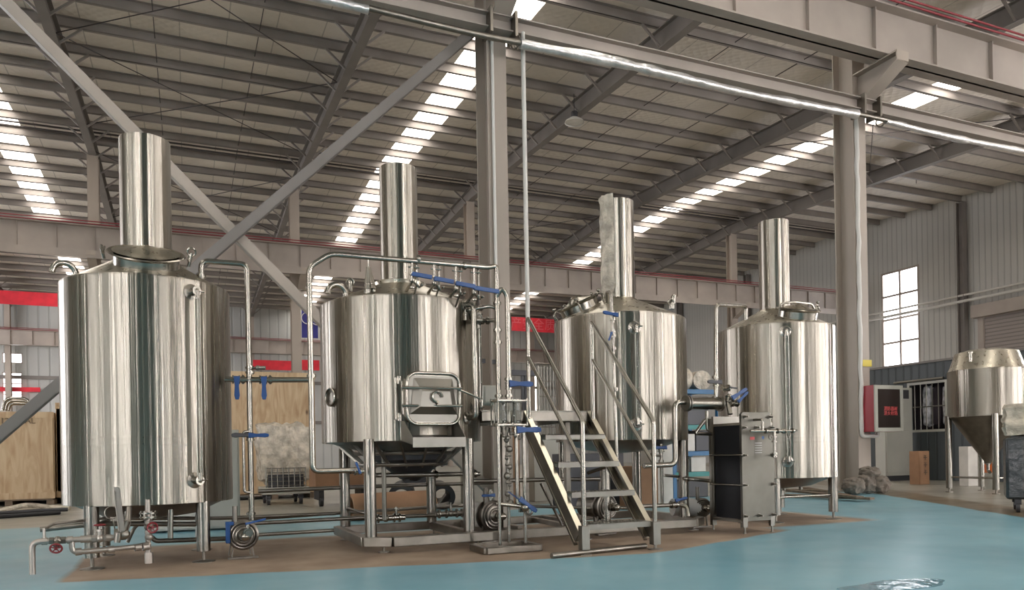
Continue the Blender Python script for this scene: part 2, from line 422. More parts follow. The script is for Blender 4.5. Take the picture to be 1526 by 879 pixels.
def tag(o, label, cat, group=None, kind=None):
    o['label'] = label; o['category'] = cat
    if group: o['group'] = group
    if kind: o['kind'] = kind
    return o
def thing(name, label, cat, loc, group=None):
    o = bpy.data.objects.new(name, None); COL.objects.link(o); o.location = loc
    o.empty_display_size = .1; WL[o] = Vector(loc)
    return tag(o, label, cat, group)
def struct(o):
    o['kind'] = 'structure'; return o
def duptree(o, offset, parent=None):
    c = o.copy(); COL.objects.link(c)
    WL[c] = WL[o] + Vector(offset)
    if parent is not None: c.parent = parent
    else: c.location = Vector(o.location) + Vector(offset)
    for ch in list(o.children): duptree(ch, offset, c)
    return c

# ================================================================ BUILDING
XL, XR, YB, YF, YR = -24.0, 32.4, -13.0, 55.2, 30.0     # left, right, back (behind the camera), far, ridge
def zroof(y):                                            # underside of the sheeting
    return 11.1 + .0435 * y if y <= YR else 11.1 + .0435 * YR - .0465 * (y - YR)
struct(MB().box2((XL, YB, -.2), (XR, YF, 0)).build('floor', M['floor'], origin=(0, 0, 0), smooth=False))
wet = MB()
pts = []
c0 = fl(1330, 872)
for i in range(40):
    t = 2 * PI * i / 40; rr = 1 + .35 * noise.noise(Vector((math.cos(t) * 1.3, math.sin(t) * 1.3, 3)))
    pts.append(c0 + Vector((math.cos(t) * .42 * rr, math.sin(t) * .13 * rr, .001)))
wet.prism(pts, (0, 0, .0015))
tag(wet.build('water_puddle', M['water'], smooth=False), 'thin shiny puddle of water on the blue floor in front of the plant', 'puddle', kind='stuff')

# ceiling sheeting with daylight strips in alternate bays
strips = [-19.8, -5.6, 7.72, 21.5]
SW = .52
ce = MB()
edges = [XL] + [e for s_ in strips for e in (s_ - SW, s_ + SW)] + [XR]
for i in range(0, len(edges), 2):
    x0, x1 = edges[i], edges[i + 1]
    for ya, yb in ((YB, YR), (YR, YF)):
        za, zb_ = zroof(ya), zroof(yb)
        ce.rings([[Vector((x0, ya, za)), Vector((x1, ya, za)), Vector((x1, ya, za + .1)), Vector((x0, ya, za + .1))],
                  [Vector((x0, yb, zb_)), Vector((x1, yb, zb_)), Vector((x1, yb, zb_ + .1)), Vector((x0, yb, zb_ + .1))]])
struct(ce.build('ceiling', M['ceil'], origin=(0, 0, 0), smooth=False))
for k, s_ in enumerate(strips):
    w = MB()
    for ya, yb in ((YB, YR), (YR, YF)):
        za, zb_ = zroof(ya) + .03, zroof(yb) + .03
        w.rings([[Vector((s_ - SW, ya, za)), Vector((s_ + SW, ya, za)), Vector((s_ + SW, ya, za + .04)), Vector((s_ - SW, ya, za + .04))],
                 [Vector((s_ - SW, yb, zb_)), Vector((s_ + SW, yb, zb_)), Vector((s_ + SW, yb, zb_ + .04)), Vector((s_ - SW, yb, zb_ + .04))]])
    struct(w.build('window_%d' % (k + 1), M['sky'], smooth=False))

# rafters on the 7 m grid
GX = [-24 + 0.0, -17.0, -9.95, -2.9, 4.2, 11.3, 18.35, 25.3]
GX[0] = -23.6
PD = .24                                                  # purlin depth
def ibeam(mb, a, b, d, w, tf=.025, tw=.03, up=(0, 0, 1)):
    a, b, up = Vector(a), Vector(b), Vector(up)
    mb.bar(a + up * (d / 2 - tf / 2), b + up * (d / 2 - tf / 2), w, tf, up)
    mb.bar(a - up * (d / 2 - tf / 2), b - up * (d / 2 - tf / 2), w, tf, up)
    mb.bar(a, b, tw, d - 2 * tf, up)
for x in GX:
    r = MB()
    for ya, yb in ((YB, YR), (YR, YF)):
        D = .52
        ibeam(r, (x, ya, zroof(ya) - PD - D / 2), (x, yb, zroof(yb) - PD - D / 2), D, .24)
    struct(r.build('roof_beam', M['paint3'], smooth=False))
# purlins
PY = []
y = 29.3
while y > YB + .5: PY.append(y); y -= 1.46
y = 30.7
while y < YF - .3: PY.append(y); y += 1.46
PY.sort()
for y in PY:
    z = zroof(y)
    p = MB()
    p.box2((XL, y - .008, z - PD), (XR, y + .008, z - .002))
    p.box2((XL, y - .008, z - PD), (XR, y + .085, z - PD + .012))
    p.box2((XL, y - .085, z - .014), (XR, y + .008, z - .002))
    struct(p.build('roof_purlin', M['purlin'], smooth=False))
# fly braces from purlin to the rafter bottom flange
for x in GX:
    fb = MB()
    for i, y in enumerate(PY):
        if y < 8: continue
        z = zroof(y)
        for s_ in (-1, 1):
            fb.bar((x + s_ * .62, y, z - PD), (x + s_ * .05, y, z - PD - .50), .055, .055)
    struct(fb.build('roof_brace', M['purlin'], smooth=False))
# rod cross bracing and sag rods
def rods(x0, x1, y0, y1):
    r = MB()
    f = lambda x, y: (x, y, zroof(y) - PD - .12)
    r.tube([f(x0, y0), f(x1, y1)], .015, n=6); r.tube([f(x1, y0), f(x0, y1)], .015, n=6)
    struct(r.build('roof_brace', M['rod']))
for ya in (15.8, 22.2):
    rods(-2.9, 4.2, ya, ya + 6.4)
rods(18.35, 25.3, 15.8, 22.2); rods(-2.9, 4.2, 31, 38); rods(11.3, 18.3, 31, 38)
for x in (-.6, 1.9, 13.6, 16.0):
    r = MB()
    for ya, yb in ((8, YR), (YR, YF)):
        r.tube([(x, ya, zroof(ya) - .13), (x, yb, zroof(yb) - .13)], .012, n=6)
    struct(r.build('roof_brace', M['rod']))
# ridge rod pair
for yy in (29.9, 30.25):
    struct(MB().tube([(XL, yy, 12.25), (XR, yy, 12.25)], .035, n=8).build('roof_brace', M['rod']))

# columns: H sections
def hcol(x, y, z0, z1, d=.42, w=.24, m='paint'):
    c = MB()
    c.box2((x - w / 2, y - d / 2, z0), (x + w / 2, y - d / 2 + .022, z1))
    c.box2((x - w / 2, y + d / 2 - .022, z0), (x + w / 2, y + d / 2, z1))
    c.box2((x - .012, y - d / 2 + .022, z0), (x + .012, y + d / 2 - .022, z1))
    c.box2((x - w / 2 - .06, y - d / 2 - .06, 0), (x + w / 2 + .06, y + d / 2 + .06, .025)) if z0 == 0 else None
    for zz in (2.2, 4.4, 6.6): None
    return c
YC = 10.35
for x in GX:
    t = hcol(x, YC, 0, zroof(YC) - PD - .5, .46, .30)
    struct(t.build('column', M['paint'], smooth=False))
    struct(hcol(x - (.2 if x == 4.2 else 0), YR + .6, 0, zroof(YR + .6) - PD - .5, .40, .36).build('column', M['paint'], smooth=False))
    struct(hcol(x, YF - .5, 0, zroof(YF - .5) - PD - .5, .40, .30).build('column', M['paint'], smooth=False))
for y in (16.6, 23.3, 37.5, 44.5):
    struct(hcol(XR - .25, y, 0, zroof(y) - PD - .1, .3, .3).build('column', M['paint3'], smooth=False))
# crane beams with web stiffeners
def crane(y, z0, z1, x0=XL, x1=XR, step=1.15, rail='conred', side=-1):
    c = MB()
    c.box2((x0, y - .02, z0), (x1, y + .02, z1))
    c.box2((x0, y - .2, z0), (x1, y + .2, z0 + .03)); c.box2((x0, y - .2, z1 - .03), (x1, y + .2, z1))
    x = x0 + .5
    while x < x1:
        c.box2((x - .008, y - .09, z0 + .03), (x + .008, y + .09, z1 - .03)); x += step
    b_ = struct(c.build('crane_beam', M['paint2'], smooth=False))
    tp = MB()
    tp.box2((x0, y - .06, z1), (x1, y + .06, z1 + .09))
    struct(tp.build('crane_rail', M['paint3'], smooth=False))
    rr = MB()
    for q in (0, .09): rr.tube([(x0, y - .26, z1 + .02 + q), (x1, y - .26, z1 + .02 + q)], .018, n=8)
    struct(rr.build('conductor_rail', M['conred']))
crane(9.55, 7.55, 8.42, step=1.5)
crane(29.75, 8.02, 8.92)
crane(54.0, 7.95, 8.85)
# second, shallower run stepped below the middle crane beam
struct(MB().box2((XL, 29.4, 7.75), (XR, 29.44, 8.02)).build('trim_1', M['paint2'], smooth=False))
# brackets carrying the crane beams
def bracket(x, y0, y1, zt, m='paint'):
    c = MB()
    ztip = zt - .16; zr = zt - .62
    d = 1 if y1 > y0 else -1
    for zz, zz2 in ((zt, zt),):
        c.box2((x - .14, min(y0, y1), zt - .025), (x + .14, max(y0, y1), zt))
    c.prism([(x - .01, y0, zt - .025), (x - .01, y1, zt - .025), (x - .01, y1, ztip), (x - .01, y0, zr)], (.02, 0, 0))
    c.bar((x, y0, zr), (x, y1, ztip), .28, .025)
    c.box2((x - .14, y1 - .01, ztip), (x + .14, y1 + .01, zt))
    struct(c.build('column_bracket', M[m], smooth=False))
for x in GX:
    bracket(x, YC - .23, 9.2, 7.55)
    bracket(x, YR + .4, 29.4, 8.02)

# long I rail fixed across the front of the near columns, with pipes under it
c = MB(); ibeam(c, (XL, 9.98, 6.93), (XR - .3, 9.98, 6.93), .22, .2, .02, .02)
struct(c.build('trim_2', M['paint2'], smooth=False))
p = MB(); p.tube([(x_, 9.72 + .01 * math.sin(x_ * 2), 6.60 + .02 * math.sin(x_ * 1.3)) for x_ in [-4 + i * .5 for i in range(56)]], .042, n=10)
wp = p.build('overhead_pipe', M['dull']); tag(wp, 'long thin overhead pipe hung under the rail across the columns', 'pipe')
def wrap(x0, x1, r, name, lab, k):
    q = MB(); n_ = int((x1 - x0) / .09); pts = []; rr = []
    for i in range(n_ + 1):
        x = x0 + (x1 - x0) * i / n_
        pts.append((x, 9.72, 6.60 + .02 * math.sin(x * 1.3) - .015))
        rr.append(r * (.8 + .55 * abs(noise.noise(Vector((x * 1.9, k, 0)))) + .5 * max(0, noise.noise(Vector((x * .8, k, 5))))))
    q.tube(pts, rr, n=12)
    o = q.build(name, M['foil']); tag(o, lab, 'pipe lagging'); return o
wrap(-2.2, 2.25, .062, 'foil_lagging', 'crinkled silver foil lagging on overhead pipe, left of the front column', 1)
wrap(4.4, 10.8, .072, 'foil_lagging', 'baggy silver foil lagging on overhead pipe between the two front columns', 2)
wrap(11.5, 17.5, .060, 'foil_lagging', 'thin silver foil lagging on overhead pipe beyond the right front column', 3)
# clamps fixing the rail to the front columns
for i, x in enumerate((4.2, 11.3)):
    t = thing('rail_clamp', ['steel clamp and cable loops holding the rail on the front grey column', 'steel clamp and cable loops holding the rail on the cream column'][i], 'clamp', (x, 9.9, 6.7))
    for dx in (-.19, .19): MB().box2((x + dx - .02, 9.8, 6.72), (x + dx + .02, 10.12, 7.08)).build('strap', M['dull'], t)
    MB().torus((x + .22, 9.85, 6.65), .09, .012, (1, 0, .2)).build('cable_loop', M['dull'], t)
    MB().torus((x + .15, 9.8, 6.6), .07, .012, (1, .3, .2)).build('cable_loop', M['dull'], t)

# diagonal angle braces of the near column row
def angle(a, b, w, t=.014):
    q = MB(); a, b = Vector(a), Vector(b)
    q.bar(a, b, t, w, (0, 1, 0)); 
    d = (b - a).normalized(); n_ = Vector((0, 1, 0)).cross(d).normalized()
    q.bar(a + n_ * w / 2 + Vector((0, -w / 2, 0)), b + n_ * w / 2 + Vector((0, -w / 2, 0)), w, t, (0, 1, 0))
    return q
def lbrace(a, b, w):
    q = MB(); a, b = Vector(a), Vector(b); d = (b - a).normalized(); n_ = d.cross(Vector((0, 1, 0))).normalized()
    q.bar(a, b, .014, w, n_)                     # leg facing the camera
    q.bar(a - n_ * (w / 2) + Vector((0, w / 2, 0)), b - n_ * (w / 2) + Vector((0, w / 2, 0)), w, .014, n_)
    return q
struct(lbrace((-2.85, YC, 7.15), (4.12, YC, .25), .125).build('column_brace', M['paint'], smooth=False))
struct(lbrace((-2.85, YC - .12, .25), (4.12, YC - .12, 7.15), .12).build('column_brace', M['paint3'], smooth=False))

# white conduits
P_ = lambda *a: Vector(a)
q = MB(); a = at(779, 50, 9.9); b_ = at(783, 492, 9.9); q.tube([(a.x, 9.9, 6.85), (a.x, 9.9, b_.z)], .032, n=10)
q.tube([(a.x, 9.9, b_.z), (a.x, 9.9, b_.z - .55)], .022, n=10)
tag(q.build('drop_pipe', M['white']), 'long thin white vertical drop pipe hanging beside the front column', 'pipe')
a = at(725, 60, 10.08)
q = MB(); q.tube([(4.12, 10.08, 6.8), (4.12, 10.08, at(727, 575, 10.08).z)], .022, n=10)
tag(q.build('conduit', M['white']), 'thin white conduit running down the front column to a grey box', 'conduit')
q = MB()
zb_ = at(1283, 640, 10.05).z
pts = [(11.2 + .008 * math.sin(i * 1.7), 10.09 + .008 * math.cos(i), 6.75 - (6.75 - zb_) * i / 40) for i in range(41)]
q.tube(pts, [.034 + .007 * abs(math.sin(i * 2.3)) for i in range(41)], n=10)
q.tube([(11.2, 10.09, zb_ + .02), (11.2, 10.09, zb_ - .12), (11.55, 10.05, zb_ - .12), (11.55, 10.05, zb_ + .05)], .035, .06, n=10)
tag(q.build('conduit', M['white']), 'lagged white conduit running down the cream column to the red cabinet', 'conduit')

# ---- walls
def cut_wall_x(x, name, material, y0, y1, z0, z1, holes, th=.15):
    """wall in a plane x = const with rectangular holes (y0,y1,z0,z1)"""
    w = MB(); ys = sorted({y0, y1, *[h[0] for h in holes], *[h[1] for h in holes]})
    for a, b2 in zip(ys, ys[1:]):
        zs = [(z0, z1)]
        for h in holes:
            if h[0] <= a and h[1] >= b2:
                n_ = []
                for (p0, p1) in zs:
                    if h[2] > p0: n_.append((p0, min(p1, h[2])))
                    if h[3] < p1: n_.append((max(p0, h[3]), p1))
                zs = n_
        for p0, p1 in zs:
            if p1 - p0 > .001: w.box2((x, a, p0), (x + th, b2, p1))
    return struct(w.build(name, material, origin=(x, 0, 0), smooth=False))
def cut_wall_y(y, name, material, x0, x1, z0, z1, holes, th=.15):
    w = MB(); xs = sorted({x0, x1, *[h[0] for h in holes], *[h[1] for h in holes]})
    for a, b2 in zip(xs, xs[1:]):
        zs = [(z0, z1)]
        for h in holes:
            if h[0] <= a and h[1] >= b2:
                n_ = []
                for (p0, p1) in zs:
                    if h[2] > p0: n_.append((p0, min(p1, h[2])))
                    if h[3] < p1: n_.append((max(p0, h[3]), p1))
                zs = n_
        for p0, p1 in zs:
            if p1 - p0 > .001: w.box2((a, y, p0), (b2, y + th, p1))
    return struct(w.build(name, material, origin=(0, y, 0), smooth=False))
wn = [4]
def window(axis, pos, a0, a1, z0, z1, na, nz, out=1, em='win', fw_=.05, fd=.1):
    """window with frame and glazing bars; the pane stands in the plane of the wall"""
    wn[0] += 1
    name = 'window_%d' % wn[0]
    g = MB(); f = MB()
    def bx(mb, p0, p1, q0, q1, d0, d1):
        if axis == 'x': mb.box2((pos + d0, p0, q0), (pos + d1, p1, q1))
        else: mb.box2((p0, pos + d0, q0), (p1, pos + d1, q1))
    bx(g, a0, a1, z0, z1, .06 * out, .08 * out)
    o = struct(g.build(name, M[em], smooth=False))
    for i in range(na + 1):
        p = a0 + (a1 - a0) * i / na; bx(f, p - fw_ / 2, p + fw_ / 2, z0 - fw_ / 2, z1 + fw_ / 2, -.02 * out, .05 * out)
    for i in range(nz + 1):
        p = z0 + (z1 - z0) * i / nz; bx(f, a0, a1, p - fw_ / 2, p + fw_ / 2, -.018 * out, .048 * out)
    f.build('window_frame', M['paint2'], o, smooth=False)
    return o
WY0, WY1, WZ0, WZ1 = 25.72, 27.78, 4.86, 9.53
sh_y1 = atX(1452, 480, XR).y; sh_z = atX(1480, 470, XR).z
far_holes_r = [(WY0, WY1, WZ0, WZ1), (10, 11.2, 1.5, 8), (-4.4, -3.2, .5, 8), (-12, -10.6, .5, 8)]
cut_wall_x(XR, 'wall_right', M['wallY'], YB, YF, 0, 12.6, far_holes_r)
window('x', XR, WY0, WY1, WZ0, WZ1, 2, 4, fw_=.10)
for h in far_holes_r[1:]: window('x', XR, h[0], h[1], h[2], h[3], 1, 4, 1, 'streakslit')  # out of view, added for streaks on the tank shells
fh = []
def farwin(u0, u1, v0, v1, na, nz, em='win'):
    a = at(u0, v0, YF); b2 = at(u1, v1, YF)
    h = (a.x, b2.x, max(b2.z, .02), a.z); fh.append((h, na, nz, em))
farwin(4, 33, 526, 541, 1, 1); farwin(4, 33, 555, 604, 1, 3)
farwin(786, 801, 552, 640, 1, 3, 'winb')
farwin(711, 716, 545, 610, 1, 2, 'winb')
cut_wall_y(YF, 'wall_back', M['wallX'], XL, XR, 0, 12.6, [h[0] for h in fh])
for h, na, nz, em in fh: window('y', YF, h[0], h[1], h[2], h[3], na, nz, 1, em, .06)
# light louvre strip high on the far wall
# left wall and the wall behind the photographer, both with unseen glowing slits added to streak the tanks
LH = [(-9.3, -9.0, .5, 10), (-4.0, -3.5, .5, 10), (1.6, 1.9, .5, 10), (27, 50, 4.2, 10)]  # the wide last opening is an unseen band added to light the roof
cut_wall_x(XL - .15, 'wall_left', M['wallB'], YB, YF, 0, 12.6, LH)
for h in LH: window('x', XL - .15, h[0], h[1], h[2], h[3], 1, 4, -1, 'streakslit' if h[1] < 10 else 'fillband')
BHs = [(-22, -21.7, .5, 10), (-18.6, -18.2, .5, 10), (-16.2, -15.5, .5, 10), (-12.8, -12.5, .5, 10), (-10.6, -10.1, .5, 10), (5.2, 5.4, .5, 10), (9, 9.6, .5, 10), (17, 17.4, .5, 10), (24, 25, .5, 10)]  # slits out of view, spaced to give streaks and dark gaps on the tanks
cut_wall_y(YB - .15, 'wall_front', M['wallD'], XL, XR, 0, 12.6, BHs)
for h in BHs: window('y', YB - .15, h[0], h[1], h[2], h[3], 1, 4, -1, 'streakslit')

# horizontal girts and rails on the far walls
for z in (3.2, 6.0):
    struct(MB().box2((XL, YF - .12, z), (XR, YF, z + .22)).build('wall_rail', M['paint3'], smooth=False))
# roller shutter on the right wall with its housing
a = atX(1455, 455, XR - .05); b2 = atX(1526, 700, XR - .05)
ys0 = 17.0; ys1 = a.y
dz = a.z
o = struct(MB().box2((XR - .1, ys0, 0), (XR - .04, ys1 - .4, dz - .55)).build('door_1', M['shutter'], smooth=False))
MB().box2((XR - .45, ys0 - .1, dz - .6), (XR - .02, ys1, dz - .05)).build('shutter_housing', M['paint2'], o, smooth=False)
MB().box2((XR - .2, ys1 - .4, 0), (XR - .02, ys1 - .15, dz - .6)).build('door_frame', M['paint2'], o, smooth=False)
# white service pipes along the right wall
for k, (va, vb) in enumerate(((466, 437), (474, 446))):
    a = atX(1312, va, XR - .35); b2 = atX(1526, vb - 8, XR - .35)
    q = MB(); q.tube([(XR - .35, 34, a.z), (XR - .35, b2.y - 4, a.z)], .05 if k == 0 else .07, n=10)
    tag(q.build('wall_pipe', M['white']), ['thin white service pipe along the right wall, crossing the tall window, upper one', 'thicker white service pipe along the right wall, lower of the two at the window'][k], 'pipe')

# red and blue banners hung at the far end
def banner(u0, u1, v0, v1, Y, m, name, lab, text=None, tsize=.5):
    a = at(u0, v0, Y); b2 = at(u1, v1, Y)
    q = MB(); q.box2((a.x, Y - .02, b2.z), (b2.x, Y + .02, a.z)); o = q.build(name, M[m], smooth=False)
    tag(o, lab, 'banner')
    if text:
        t = textmesh(text, tsize, M['letterlt'] if m != 'banner' else M['letterpale'], (a.x + b2.x) / 2, Y - .03, (a.z + b2.z) / 2)
        t.parent = o; t.location = Vector(t.location) - WL[o]
    return o
M['letterpale'] = mat('faded_pink_letter', (.66, .10, .12), .6)
def textmesh(s, size, m, x, y, z, rz=0.0, name='lettering', ext=.004):
    cu = bpy.data.curves.new(name, 'FONT'); cu.body = s; cu.size = size; cu.align_x = 'CENTER'; cu.align_y = 'CENTER'; cu.extrude = ext
    o = bpy.data.objects.new(name, cu); COL.objects.link(o)
    dg = bpy.context.evaluated_depsgraph_get(); me = bpy.data.meshes.new_from_object(o.evaluated_get(dg))
    bpy.data.objects.remove(o)
    o = bpy.data.objects.new(name, me); me.materials.clear(); me.materials.append(m); COL.objects.link(o)
    o.rotation_euler = (PI / 2, 0, rz); o.location = (x, y, z); WL[o] = Vector((x, y, z))
    return o
banner(-40, 86, 430, 457, 47.5, 'banner', 'banner', 'long plain red banner high up at the far end, beside the big vessel')
banner(762, 826, 472, 496, 47.5, 'banner', 'banner', 'red banner with pale characters behind the stair handrail', '生产安全质量', .85)
banner(377, 436, 536, 552, 53.6, 'banner', 'banner', 'short red banner low over the plywood crate, left of the post')
banner(446, 476, 536, 552, 53.6, 'banner', 'banner', 'small red banner low at the far end, right of the post')
banner(-20, 60, 576, 584, 54.9, 'banner', 'banner', 'narrow red banner crossing the far left window')
ob = banner(449, 474, 458, 504, 44, 'bannerblue', 'banner', 'dark blue hanging banner with white looping script')
q = MB(); a = at(458, 474, 43.95)
q.torus(a, .32, .025, (0, 1, 0), a0=0, a1=5.0); q.tube([a + Vector((.2, 0, -.2)), a + Vector((.5, 0, -.4)), a + Vector((.8, 0, -.2)), a + Vector((1.0, 0, -.4))], .025, .2)
q.build('script_mark', M['letterlt'], ob)

# high bay lamps
for k, (u, v_, Yl, lab) in enumerate(((856, 183, 20.5, 'white dome high bay lamp hanging near the middle of the roof'), (1365, 254, 22.5, 'white dome high bay lamp hanging near the right wall'))):
    p_ = at(u, v_, Yl); zz = p_.z
    t = thing('high_bay_lamp', lab, 'lamp', (p_.x, Yl, zz))
    MB().lathe([(.30, 0), (.28, .05), (.16, .13), (.13, .15)], p_, 28).build('lamp_shade', M['white'], t)
    MB().lathe([(.0, .02), (.27, .02), (.27, .045), (.0, .045)], p_, 28).build('diffuser', M['whitebox'], t)
    MB().lathe([(.001, .13), (.10, .13), (.11, .3), (.09, .34), (.001, .34)], p_, 20).build('lamp_body', M['dark'], t)
    MB().tube([p_ + Vector((0, 0, .3)), (p_.x, Yl, zroof(Yl) - .2)], .012, n=6).build('cord', M['dark'], t)

# ================================================================ BREWHOUSE
V = Vector
CY = 6.87
def ztop(v, X, Y, R):
    """height of the rim point nearest the camera that shows at image row v"""
    D = math.hypot(X, Y); n_ = V((X * (1 - R / D), Y * (1 - R / D), 0))
    u, _ = proj((n_.x, n_.y, 1)); return at(u, v, n_.y).z
def sil(ul, ur, Y, vm=600):
    a, b2 = ray(ul, vm), ray(ur, vm)
    A, B = math.atan2(a.x, a.y), math.atan2(b2.x, b2.y)
    X = Y * math.tan((A + B) / 2); return X, math.hypot(X, Y) * math.sin((B - A) / 2)
def on_shell(X, Y, R, u, z):
    """point on the camera-facing side of a cylinder that shows at column u; returns point, outward normal"""
    best = None
    D = math.atan2(-X, -Y)
    for i in range(-90, 91):
        t = D + math.radians(i); p = V((X + R * math.sin(t), Y + R * math.cos(t), z))
        e = abs(proj(p)[0] - u)
        if best is None or e < best[0]: best = (e, p, V((math.sin(t), math.cos(t), 0)))
    return best[1], best[2]

def add_valve(parent, p, axis, hdir, L=.13, r=.03, m='blue', off=None, sub=True):
    """butterfly valve on a pipe: body disc between two ferrules, neck and lever"""
    p, axis, hdir = V(p), V(axis).normalized(), V(hdir).normalized()
    b_ = MB()
    b_.cyl(p - axis * .016, p + axis * .016, r * 1.25, n=20)
    for s_ in (-1, 1):
        b_.cyl(p + axis * s_ * .020, p + axis * s_ * .030, r * 1.5, n=20)
        b_.cyl(p + axis * s_ * .030, p + axis * s_ * .05, r * .9, n=16)
    nk = off if off is not None else (axis.cross(hdir) if axis.cross(hdir).length > .3 else V((0, -1, 0)))
    nk = V(nk).normalized()
    b_.cyl(p, p + nk * (r * 1.9 + .012), r * .42, n=12)
    b_.cyl(p + nk * (r * 1.9), p + nk * (r * 1.9 + .022), r * .62, n=12)
    vo = b_.build('valve', M['pipe'], parent)
    q = p + nk * (r * 1.9 + .02)
    h = MB(); w = L * .17
    sd = hdir.cross(nk).normalized()
    poly = [q - hdir * .02 + sd * w * .9, q - hdir * .02 - sd * w * .9, q + hdir * L * .35 - sd * w * .55, q + hdir * L * .8 - sd * w * .75, q + hdir * L - sd * w * .45,
            q + hdir * L + sd * w * .45, q + hdir * L * .8 + sd * w * .75, q + hdir * L * .35 + sd * w * .55]
    h.prism(poly, nk * .016)
    h.build('handle', M[m], vo, bevel=.004)
    return vo
def add_wheel(parent, p, axis, nk, r=.035, m='red', body='brass'):
    """globe valve with a spoked handwheel on a pipe"""
    p, axis, nk = V(p), V(axis).normalized(), V(nk).normalized()
    b_ = MB(); b_.cyl(p - axis * .05, p - axis * .022, .026, n=6); b_.cyl(p + axis * .022, p + axis * .05, .026, n=6)
    b_.sphere(p, .030); b_.cyl(p, p + nk * .05, .018, n=12); b_.cyl(p + nk * .05, p + nk * .065, .023, n=6); b_.cyl(p + nk * .06, p + nk * .10, .007, n=8)
    vo = b_.build('valve', M[body], parent)
    h = MB(); c = p + nk * .095; h.torus(c, r, .0065, nk, 20, 8); h.cyl(c - nk * .008, c + nk * .008, .010, n=10)
    x = nk.orthogonal().normalized(); y = nk.cross(x)
    for k in range(5):
        t = 2 * PI * k / 5; h.cyl(c, c + (x * math.cos(t) + y * math.sin(t)) * r, .004, n=6)
    h.build('handwheel', M[m], vo)
def add_clamp(parent, p, axis, r):
    p, axis = V(p), V(axis).normalized()
    q = MB(); q.cyl(p - axis * .009, p + axis * .009, r * 1.65, n=20); q.cyl(p - axis * .016, p + axis * .016, r * 1.3, n=18)
    s_ = axis.orthogonal().normalized()
    q.cyl(p + s_ * r * 1.6 - axis.cross(s_) * .012, p + s_ * r * 1.6 + axis.cross(s_) * .02, .006, n=6)
    q.build('clamp', M['pipe'], parent)
def pipe(name, label, pts, r=.020, bend=.05, m='pipe', cat='pipe', clamps=(), group=None, extra=None):
    mb = MB(); mb.tube(pts, r, bend, n=14)
    if extra:
        for e in extra: mb.tube(e[0], e[1] if len(e) > 1 else r, bend, n=12)
    o = mb.build(name, M[m]); tag(o, label, cat, group)
    for (p, ax) in clamps: add_clamp(o, p, ax, r)
    return o
X_, Y_, Z_ = V((1, 0, 0)), V((0, 1, 0)), V((0, 0, 1))

def tank_body(t, X, Y, R, zb, zt, zc, rc, chim_top, weld=None, botdepth=.14, chim_r=.19):
    """shell, cone roof, chimney and dished bottom"""
    prof = [(R - .03, zb + .004), (R - .004, zb), (R, zb + .004), (R, zb + .012)]
    if weld: prof += [(R, weld - .045), (R, weld - .03), (R + .0012, weld - .022), (R + .0006, weld - .015), (R + .0006, weld + .02), (R + .0012, weld + .027), (R, weld + .035), (R, weld + .05)]
    prof += [(R, zt - .024), (R, zt - .012), (R - .004, zt - .003), (R - .012, zt)]
    MB().lathe(prof, (X, Y, 0), 128).build('shell', M['tank'], t)
    MB().lathe([(R - .008, zt - .004), (R - .02, zt + .004), (R * .75, zt + (zc - zt) * .33), (rc + .02, zc - .01), (rc, zc + .012)], (X, Y, 0), 96).build('cone_roof', M['cone'], t)
    MB().lathe([(.001, zb - botdepth), (.06, zb - botdepth), (R * .55, zb - botdepth * .72), (R * .86, zb - botdepth * .1), (R - .02, zb + .01), (R - .03, zb + .03)], (X, Y, 0), 64).build('dished_bottom', M['dull'], t)
    ch = MB().lathe([(chim_r, zc - .02), (chim_r, zc), (chim_r, chim_top - .01), (chim_r, chim_top), (chim_r - .004, chim_top + .003), (chim_r - .008, chim_top), (chim_r - .008, zc + .2), (.001, zc + .2)], (X, Y, 0), 72).build('chimney', M['tank'], t)
    return ch
def tank_legs(t, X, Y, dx, dy, z0, z1, r=.052, feet=True):
    for sx in (-1, 1):
        for sy in (-1, 1):
            p = V((X + sx * dx, Y + sy * dy, 0))
            zz = z0 + (.085 if feet else 0)
            q = MB().cyl((p.x, p.y, zz), (p.x, p.y, z1), r, n=32).build('leg', M['leg'], t)
            if feet:
                f = MB().cyl((p.x, p.y, z0 + .012), (p.x, p.y, zz + .01), .013, n=12)
                f.lathe([(.001, z0), (.085, z0), (.085, z0 + .006), (.03, z0 + .016), (.001, z0 + .018)], (p.x, p.y, 0), 28)
                f.build('foot', M['dull'], q)
def sight_tube(t, X, Y, R, u, v1, v2, label=None):
    p, n_ = on_shell(X, Y, R, u, 1); o_ = p + n_ * .075
    z1 = at(u, v1, o_.y).z; z2 = at(u, v2, o_.y).z
    tg = Z_.cross(n_); o = None
    for z in (z1, z2):
        s_ = MB(); a = V((p.x, p.y, z))
        s_.lathe([(.062, -.004), (.062, .004), (.03, .012), (.024, .03), (.024, .062), (.036, .064), (.036, .078), (.001, .078)], a, 28, axis=n_)
        s_.sphere(a + n_ * .072, .021)
        s_.cyl(a + n_ * .075, a + n_ * .075 + V((0, 0, -.06 if z == z1 else .06)), .018, n=14)
        s_.cyl(V((o_.x, o_.y, z)), V((o_.x, o_.y, z)) + tg * .06, .007, n=8)
        if o is None: o = s_.build('sight_glass', M['pipe'], t)
        else: s_.build('fitting', M['pipe'], o)
    MB().cyl((o_.x, o_.y, z2 + .05), (o_.x, o_.y, z1 - .05), .015, n=14, cap=False).build('glass_tube', M['glass'], o)
    g = MB()
    for s2 in (-1, 1): g.cyl(V((o_.x, o_.y, z2 + .04)) + tg * .021 * s2 + n_ * .0, V((o_.x, o_.y, z1 - .04)) + tg * .021 * s2, .0055, n=8)
    g.build('guard_rod', M['pipe'], o)
    return o
